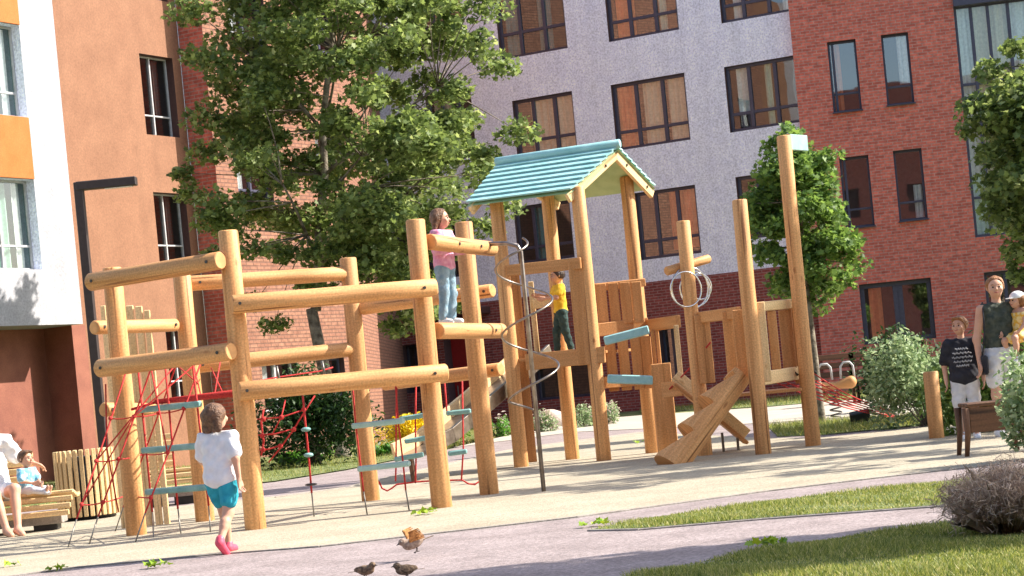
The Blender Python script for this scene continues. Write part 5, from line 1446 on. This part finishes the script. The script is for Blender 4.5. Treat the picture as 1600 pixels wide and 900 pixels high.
# grey slide from the deck down to the left
s0, s1 = P(835, 560, 26.4), P(652, 712, 23.9)
mb = MB(); bedn = [s0, s0.lerp(s1, .12) + Vector((0, 0, -.02)), s0.lerp(s1, .85) + Vector((0, 0, -.04)), s1 + Vector((-.08, 0, .0))]
for a, b in zip(bedn[:-1], bedn[1:]): mb.beam(a, b, .46, .012, bev=.002)
mb.build('slide_bed', M['steel'], tower)
for o in (-.24, .24):
    mb = MB()
    dv = (s1 - s0).normalized(); sd = dv.cross(Vector((0, 0, 1))).normalized() * o
    for a, b in zip(bedn[:-1], bedn[1:]): mb.beam(a + sd + Vector((0, 0, .08)), b + sd + Vector((0, 0, .08)), .045, .17, bev=.004)
    mb.build('slide_side', M['pale_board'] if o > 0 else M['steel'], tower)
mb = MB(); f0 = bedn[-1]; mb.beam(f0 + Vector((0, 0, -.02)), Vector((f0.x + .02, f0.y, 0)), .35, .05, bev=.004); mb.build('slide_foot', M['dark_wood'], tower)

# ------------------------------------------------------------------ other objects
p = G(1464, 686); mb = MB(); t = P(1460, 580, p.y)
mb.tube([p - Vector((0, 0, .1)), p + Vector((0, 0, .3)), Vector((p.x, p.y, t.z))], .082, 24, bev=.012, wob=.015)
tag(mb.build('timber_bollard', M['log'], None), 'short upright timber post standing alone beside the silvery shrub', 'post')
# spring rider
sr = Vector((P(1302, 600, 33).x, 33, 0))
rider = thing('spring_rider', 'wooden spring rider with two white handle loops behind the red net', 'spring rider', tuple(sr))
zb = vz(1302, 601, 33)
S = SDF(.05); S.cap((-.28, 0, zb - .01), (-.02, 0, zb - .02), .085, .05); S.cap((.10, 0, zb), (.28, 0, zb + .02), .05, .10)
S.cap((-.28, 0, zb - .03), (.28, 0, zb - .03), .045)
S.build('seat', M['board'], rider, .02, Matrix.Translation(sr))
for x in (-.12, .24):
    mb = MB(); c = sr + Vector((x, 0, zb + .08))
    mb.tube([c + Vector((-.11, 0, 0)), c + Vector((-.10, 0, .20)), c + Vector((-.05, 0, .26)), c + Vector((.05, 0, .26)), c + Vector((.10, 0, .20)), c + Vector((.11, 0, 0))], .018, 8); mb.build('handle', M['frame_pale'], rider)
mb = MB(); mb.tube([sr + Vector((math.cos(i * .5) * .09, math.sin(i * .5) * .09, (zb - .1) * i / 60)) for i in range(61)], .014, 6); mb.build('spring', M['bolt'], rider)
# floodlight
fl = G(1345, 665); fr_ = thing('floodlight', 'small black floodlight lying tilted on the grass strip', 'floodlight', tuple(fl))
mb = MB(); mb.box(fl + Vector((0, 0, .13)), (.28, .09, .16), Matrix.Rotation(-.12, 3, 'Y') @ Matrix.Rotation(.5, 3, 'X'), .012); mb.build('housing', M['black'], fr_)
mb = MB(); mb.tube([fl + Vector((-.10, 0, 0)), fl + Vector((-.10, 0, .12))], .01, 6); mb.tube([fl + Vector((.10, 0, 0)), fl + Vector((.10, 0, .12))], .01, 6); mb.build('bracket', M['black'], fr_)
# brown bench on the right
Yb = 17.95; bx0 = P(1516, 715, Yb).x; bx1 = P(1597, 707, Yb).x; hz = vz(1510, 634, Yb)
bench = thing('bench', 'small dark brown bench with curved metal legs near the short timber post', 'bench', ((bx0 + bx1) / 2, Yb, 0))
for k in range(3):
    mb = MB(); mb.beam((bx0 + .0, Yb + k * .13, hz), (bx1 + .05, Yb + k * .13, hz), .115, .035, bev=.008); mb.build('slat', M['dark_wood'], bench)
mb = MB(); mb.beam((bx0 + .02, Yb - .04, hz - .13), (bx1 + .03, Yb - .04, hz - .13), .02, .22, bev=.004); mb.build('apron', M['dark_wood'], bench)
for x in (bx0, bx1):
    for y in (Yb - .03, Yb + .30):
        mb = MB(); s_ = -.02 if x == bx0 else .02
        mb.tube([(x + s_ * .3, y, hz - .02), (x + s_ * .2, y, hz * .5), (x + s_ * 1.8, y - .01, 0)], [.036, .028, .02], 8); mb.build('leg', M['dark_wood'], bench)
# curved slatted bench at the left
def slat_bench(label, x0, x1, Y, yaw, hz, back, depth=.55, name='bench', grp=None):
    t = thing(name, label, 'bench', (x1, Y, 0), grp)
    Rz = Matrix.Rotation(yaw, 4, 'Z'); T = Matrix.Translation(Vector((x1, Y, 0))) @ Rz
    W = x1 - x0
    def bb(a, b, w, h_, mat, nm, par=t, up=(0, 0, 1)):
        m_ = MB(); m_.beam(T @ Vector(a), T @ Vector(b), w, h_, Rz.to_3x3() @ Vector(up), .008); return m_.build(nm, M[mat], par)
    n = 8
    for k in range(n):
        u = k / (n - 1); z = hz + .03 * math.cos(u * 4) - .01
        bb((-W, -depth / 2 + depth * u, z), (0, -depth / 2 + depth * u, z), depth / n * .84, .035, 'slat', 'slat')
    for k in range(3): bb((-W, -depth / 2 - .035 - .012 * k, hz - .045 - .07 * k), (-.01 - .02 * k, -depth / 2 - .035 - .012 * k, hz - .045 - .07 * k), .03, .055, 'slat', 'front_slat')
    if back:
        for k in range(5): bb((-W, depth / 2 + .02 + .02 * k, hz + .09 + .08 * k), (-.45, depth / 2 + .02 + .02 * k, hz + .09 + .08 * k), .03, .065, 'slat', 'back_slat')
    bb((-W, 0, hz - .25), (-.14, 0, hz - .25), depth * .8, .09, 'kerb', 'seat_frame')
    for x in (-W + .3, -.32): bb((x - .12, 0, .1), (x + .12, 0, .1), depth * .55, .2, 'black', 'plinth')
    return t
hzb = .37
slat_bench('slatted timber bench at the left edge with the seated toddler on it', P(-160, 800, 20.7).x, P(121, 800, 20.7).x, 20.75, .10, hzb, True)
slat_bench('slatted timber bench seen through the rope net behind the teal rungs', P(196, 760, 24).x, P(332, 760, 24).x, 24.0, .06, .40, True)
# slatted timber tub
bp = G(141, 812); tub = thing('slatted_planter', 'round tub of narrow upright timber slats beside the bench', 'planter', tuple(bp))
for i in range(30):
    a = 2 * pi * i / 30; c = bp + Vector((math.cos(a) * .32, math.sin(a) * .32, 0))
    mb = MB(); mb.box(c + Vector((0, 0, .41)), (.045, .028, .72), Matrix.Rotation(a + pi / 2, 3, 'Z'), .005); mb.build('slat', M['slat'], tub)
mb = MB(); mb.tube([bp + Vector((0, 0, .02)), bp + Vector((0, 0, .70))], .285, 28); mb.build('liner', M['black'], tub)
# dark seats in the shade of the brick block
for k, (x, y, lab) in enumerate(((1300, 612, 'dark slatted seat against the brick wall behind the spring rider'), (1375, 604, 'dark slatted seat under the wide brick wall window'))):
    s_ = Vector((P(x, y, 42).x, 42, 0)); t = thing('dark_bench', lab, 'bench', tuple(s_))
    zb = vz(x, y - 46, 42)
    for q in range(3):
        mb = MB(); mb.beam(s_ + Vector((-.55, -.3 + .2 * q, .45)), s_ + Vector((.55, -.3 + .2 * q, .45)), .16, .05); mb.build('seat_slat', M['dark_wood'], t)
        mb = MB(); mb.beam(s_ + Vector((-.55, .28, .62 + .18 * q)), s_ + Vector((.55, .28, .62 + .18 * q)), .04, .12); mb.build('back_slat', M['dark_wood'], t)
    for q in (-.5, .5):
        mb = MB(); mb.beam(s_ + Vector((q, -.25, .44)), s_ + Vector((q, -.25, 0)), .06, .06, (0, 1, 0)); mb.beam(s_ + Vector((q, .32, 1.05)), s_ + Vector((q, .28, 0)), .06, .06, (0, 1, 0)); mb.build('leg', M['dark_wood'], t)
# fallen leaf sprigs
rng = np.random.default_rng(77)
for k, (x, y, s_, n, lab) in enumerate(((249, 889, .05, 18, 'green leaf sprig on the path edge below the girl in the white shirt'), (92, 894, .045, 11, 'small green leaf sprig at the lower left'), (17, 888, .04, 7, 'tiny leaf sprig at the far lower left corner'),
                                   (665, 806, .06, 24, 'yellow green leaf sprig on the sand near the third front post'), (1196, 858, .06, 22, 'green sprig on the near footpath by the lawn'), (935, 824, .07, 22, 'yellow green sprig at the tip of the narrow grass strip'),
                                   (1005, 693, .08, 14, 'green sprig on the sand beside the stub post'), (118, 815, .05, 8, 'leaf sprig under the edge of the slatted bench'))):
    g = G(x, y); q = rng.normal(size=(n, 3)) * np.array([s_, s_ * .8, .008]) + np.array([g.x, g.y, .035]); q[:, 2] = np.clip(q[:, 2], .03, None)
    o = fast_mesh('leaf_sprig', leaf_cards(q, .055, LEAF_STAR, rng, tilt=.5), 12, M['fallen'])
    tag(o, lab, 'fallen leaves')
# ------------------------------------------------------------------ people
def face_x(v): return v
# yaw 0 faces the camera (-Y); positive turns counter-clockwise from above (towards +x at 90 deg)
g = G(357, 866)
person('person in a white t-shirt, turquoise shorts and pink shoes walking away beside the log frame', 'child', g, 1.09, math.radians(158),
       dict(elR=(.155, -.04, .63), elL=(-.15, .05, .63), wrR=(.13, -.15, .55), wrL=(-.15, .03, .49),
            knR=(.045, -.075, .275), anR=(.04, -.085, .05), toR=(.045, -.165, .028), knL=(-.045, .03, .27), anL=(-.04, .155, .10), toL=(-.045, .10, .018)),
       [('tee', 'cl_white', dict(sleeve=.75, hem=.075, loose=True)), ('shorts', 'cl_blue', dict(len=.62)), ('shoes', 'shoe_pink', {})],
       hair='hair_brown', hairstyle='bob', head_yaw=math.radians(-12), h=.0075)
sp = P(703, 506, 18.75)
person('person in a lilac pink hooded top and pale jeans standing on a high log', 'child', Vector((sp.x, 18.75, sp.z + .0)), 1.06, math.radians(62),
       dict(elR=(.15, -.04, .64), elL=(-.15, -.03, .64), wrR=(.12, -.16, .63), wrL=(-.11, -.17, .64), knR=(.055, -.015, .26), anL=(-.06, .03, .04), toL=(-.06, -.05, .015)),
       [('hoodie', 'cl_pink', dict(sleeve=2, hem=.05)), ('trousers', 'cl_jean', {}), ('shoes', 'shoe_white', {})],
       hair='hair_brown', hairstyle='long', head_yaw=math.radians(22), h=.009)
by = P(883, 554, 25.35)
person('person in a yellow t-shirt and dark green jeans climbing inside the tower deck', 'child', Vector((by.x, 25.45, dz + .02)), 1.08, math.radians(-78),
       dict(elR=(.14, -.07, .66), elL=(-.13, -.06, .67), wrR=(.10, -.20, .66), wrL=(-.10, -.21, .71), handR=(0, -1, .1), handL=(0, -1, .1),
            knL=(-.055, -.06, .27), anL=(-.055, -.07, .05), toL=(-.06, -.15, .02), knR=(.055, .02, .27), anR=(.055, .07, .05), toR=(.06, .0, .015)),
       [('tee', 'cl_yellow', dict(sleeve=.6, hem=.05)), ('trousers', 'cl_darkjean', {}), ('shoes', 'shoe_dark', {})],
       hair='hair_dark', hairstyle='short', head_yaw=0, h=.009)
bb_ = Vector((P(1516, 684, 21.3).x, 21.3, 0))
bo, bm4, bj = person('person in a black printed t-shirt and pale shorts standing by the woman', 'child', bb_, 1.29, math.radians(-14),
       dict(elR=(.15, .02, .62), wrR=(.15, .0, .47), elL=(-.15, .02, .62), wrL=(-.145, -.01, .47)),
       [('tee', 'cl_black', dict(sleeve=.8, hem=.06, loose=True)), ('shorts', 'cl_grey', dict(len=.85)), ('shoes', 'shoe_white', {})],
       hair='hair_ginger', hairstyle='short', head_yaw=math.radians(-25), h=.009, bulk=.95, head_k=.15)
# handwritten-looking print on the black shirt: rows of looping strokes
mb = MB(); H_b = 1.29
for row in range(5):
    z = (.735 - .034 * row) * H_b; w = (.05, .075, .08, .07, .05)[row] * H_b
    pts = []
    for i in range(40):
        t = i / 39; x = -w + 2 * w * t
        y = -math.sqrt(max(.0001, (.088 * H_b) ** 2 - (abs(x) * .55) ** 2)) - .006
        pts.append(bm4 @ Vector((x, y, z + .010 * math.sin(i * 1.9 + row) + .006 * math.sin(i * .8))))
    mb.tube(pts, .003, 5)
mb.build('shirt_print', M['print'], bo)
wl_ = Vector((P(1577, 682, 21.1).x, 21.1, 0))
wo, wm4, wj = person('person in a dark sleeveless top and pale shorts carrying a small child on her side', 'woman', wl_, 1.66, math.radians(6),
       dict(elR=(.185, -.05, .64), wrR=(.17, -.19, .585), elL=(-.145, .01, .62), wrL=(-.15, -.02, .47), handR=(-1, -.4, .2), pel=(-.01, 0, .50), che=(-.005, 0, .71)),
       [('top', 'cl_green', dict(hem=.03, sleeve=1)), ('shorts', 'cl_grey', dict(len=.6)), ('shoes', 'shoe_white', {})],
       hair='hair_ginger', hairstyle='tied', head_yaw=math.radians(-12), h=.011, bulk=.88)
# shoulder bag
bag = thing('shoulder_bag', 'small dark bag hanging at the side of the woman in the sleeveless top', 'bag', tuple(wm4 @ Vector((-.20, -.05, .70))))
mb = MB(); c = wm4 @ Vector((-.215, -.06, .76)); mb.box(c, (.05, .17, .20), wm4.to_3x3(), .018); mb.build('pouch', M['cl_black'], bag)
mb = MB(); mb.tube([wm4 @ Vector(q) for q in ((-.22, -.06, .85), (-.19, -.10, 1.1), (-.17, -.06, 1.33), (-.15, .0, 1.40), (-.18, .06, 1.3), (-.22, .02, .86))], .008, 6); mb.build('strap', M['cl_black'], bag)
# carried child
tz = wm4 @ Vector((.20, -.06, .60))
Hc = .88
person('person in a yellow floral dress and white cap held on the hip of the woman', 'child', tz, Hc, math.radians(-58),
       dict(pel=(0, 0, .50), che=(0, -.01, .70), hiR=(.05, -.01, .485), hiL=(-.05, -.01, .485),
            knR=(.10, -.20, .46), knL=(-.06, -.21, .44), anR=(.11, -.19, .22), anL=(-.08, -.16, .22), toR=(.12, -.25, .18), toL=(-.08, -.23, .18),
            elR=(.15, -.06, .62), wrR=(.12, -.15, .53), elL=(-.15, -.08, .62), wrL=(-.09, -.18, .54)),
       [('dress', 'cl_floral', {}), ('cap', 'cl_white', {}), ('shoes', 'shoe_white', {})],
       hair='hair_ginger', hairstyle='bob', head_yaw=math.radians(-12), h=.008, head_k=.20)
# seated toddler and adult on the left bench
st = P(47, 778, 20.6); Ht = .80
person('person with brown hair in a sky blue shirt sitting on the slatted bench', 'toddler', Vector((st.x, 20.5, hzb - .415 * Ht)), Ht, math.radians(62),
       dict(pel=(0, 0, .50), che=(0, -.02, .68), nek=(0, -.02, .775), shR=(.11, -.02, .75), shL=(-.11, -.02, .75),
            knR=(.08, -.20, .50), knL=(-.08, -.19, .50), anR=(.03, -.33, .45), anL=(-.04, -.34, .46), toR=(.03, -.37, .52), toL=(-.04, -.38, .53),
            elR=(.15, -.06, .62), wrR=(.08, -.17, .57), elL=(-.15, -.06, .62), wrL=(-.07, -.18, .58)),
       [('tee', 'cl_sky', dict(sleeve=.8, hem=.04)), ('trousers', 'cl_grey', {})],
       hair='hair_brown', hairstyle='short', head_yaw=math.radians(0), h=.0075, head_k=.21)
ad = P(-12, 800, 20.5)
person('person partly cut off by the left edge, sitting with bare legs and a white shirt', 'adult', Vector((ad.x, 20.58, hzb + .07 - .50 * 1.68)), 1.68, math.radians(30),
       dict(pel=(0, 0, .50), che=(0, .03, .70), knR=(.06, -.26, .515), knL=(-.06, -.26, .50), hiR=(.055, -.02, .49), hiL=(-.055, -.02, .49),
            anR=(.03, -.36, .275), anL=(-.03, -.34, .275), toR=(.03, -.44, .255), toL=(-.03, -.42, .255),
            elL=(-.17, -.02, .66), wrL=(-.14, -.14, .60), elR=(.17, .03, .70), wrR=(.27, .03, .655)),
       [('tee', 'cl_white', dict(sleeve=.9, hem=.02, loose=True)), ('shorts', 'cl_white', dict(len=.5))],
       hair='hair_brown', hairstyle='long', head_yaw=0, h=.011, bulk=.9)
# sparrows
bird('sparrow landing with raised rusty wings above the other two', G(655, 876) + Vector((0, 0, .04)), math.radians(-75), .21, 'feather_pale', True, pitch=math.radians(18))
bird('brown sparrow at the bottom edge with its head turned to the right', G(572, 908), math.radians(62), .17, 'feather')
bird('brown sparrow at the bottom edge facing left towards its neighbour', G(636, 908), math.radians(-62), .175, 'feather')
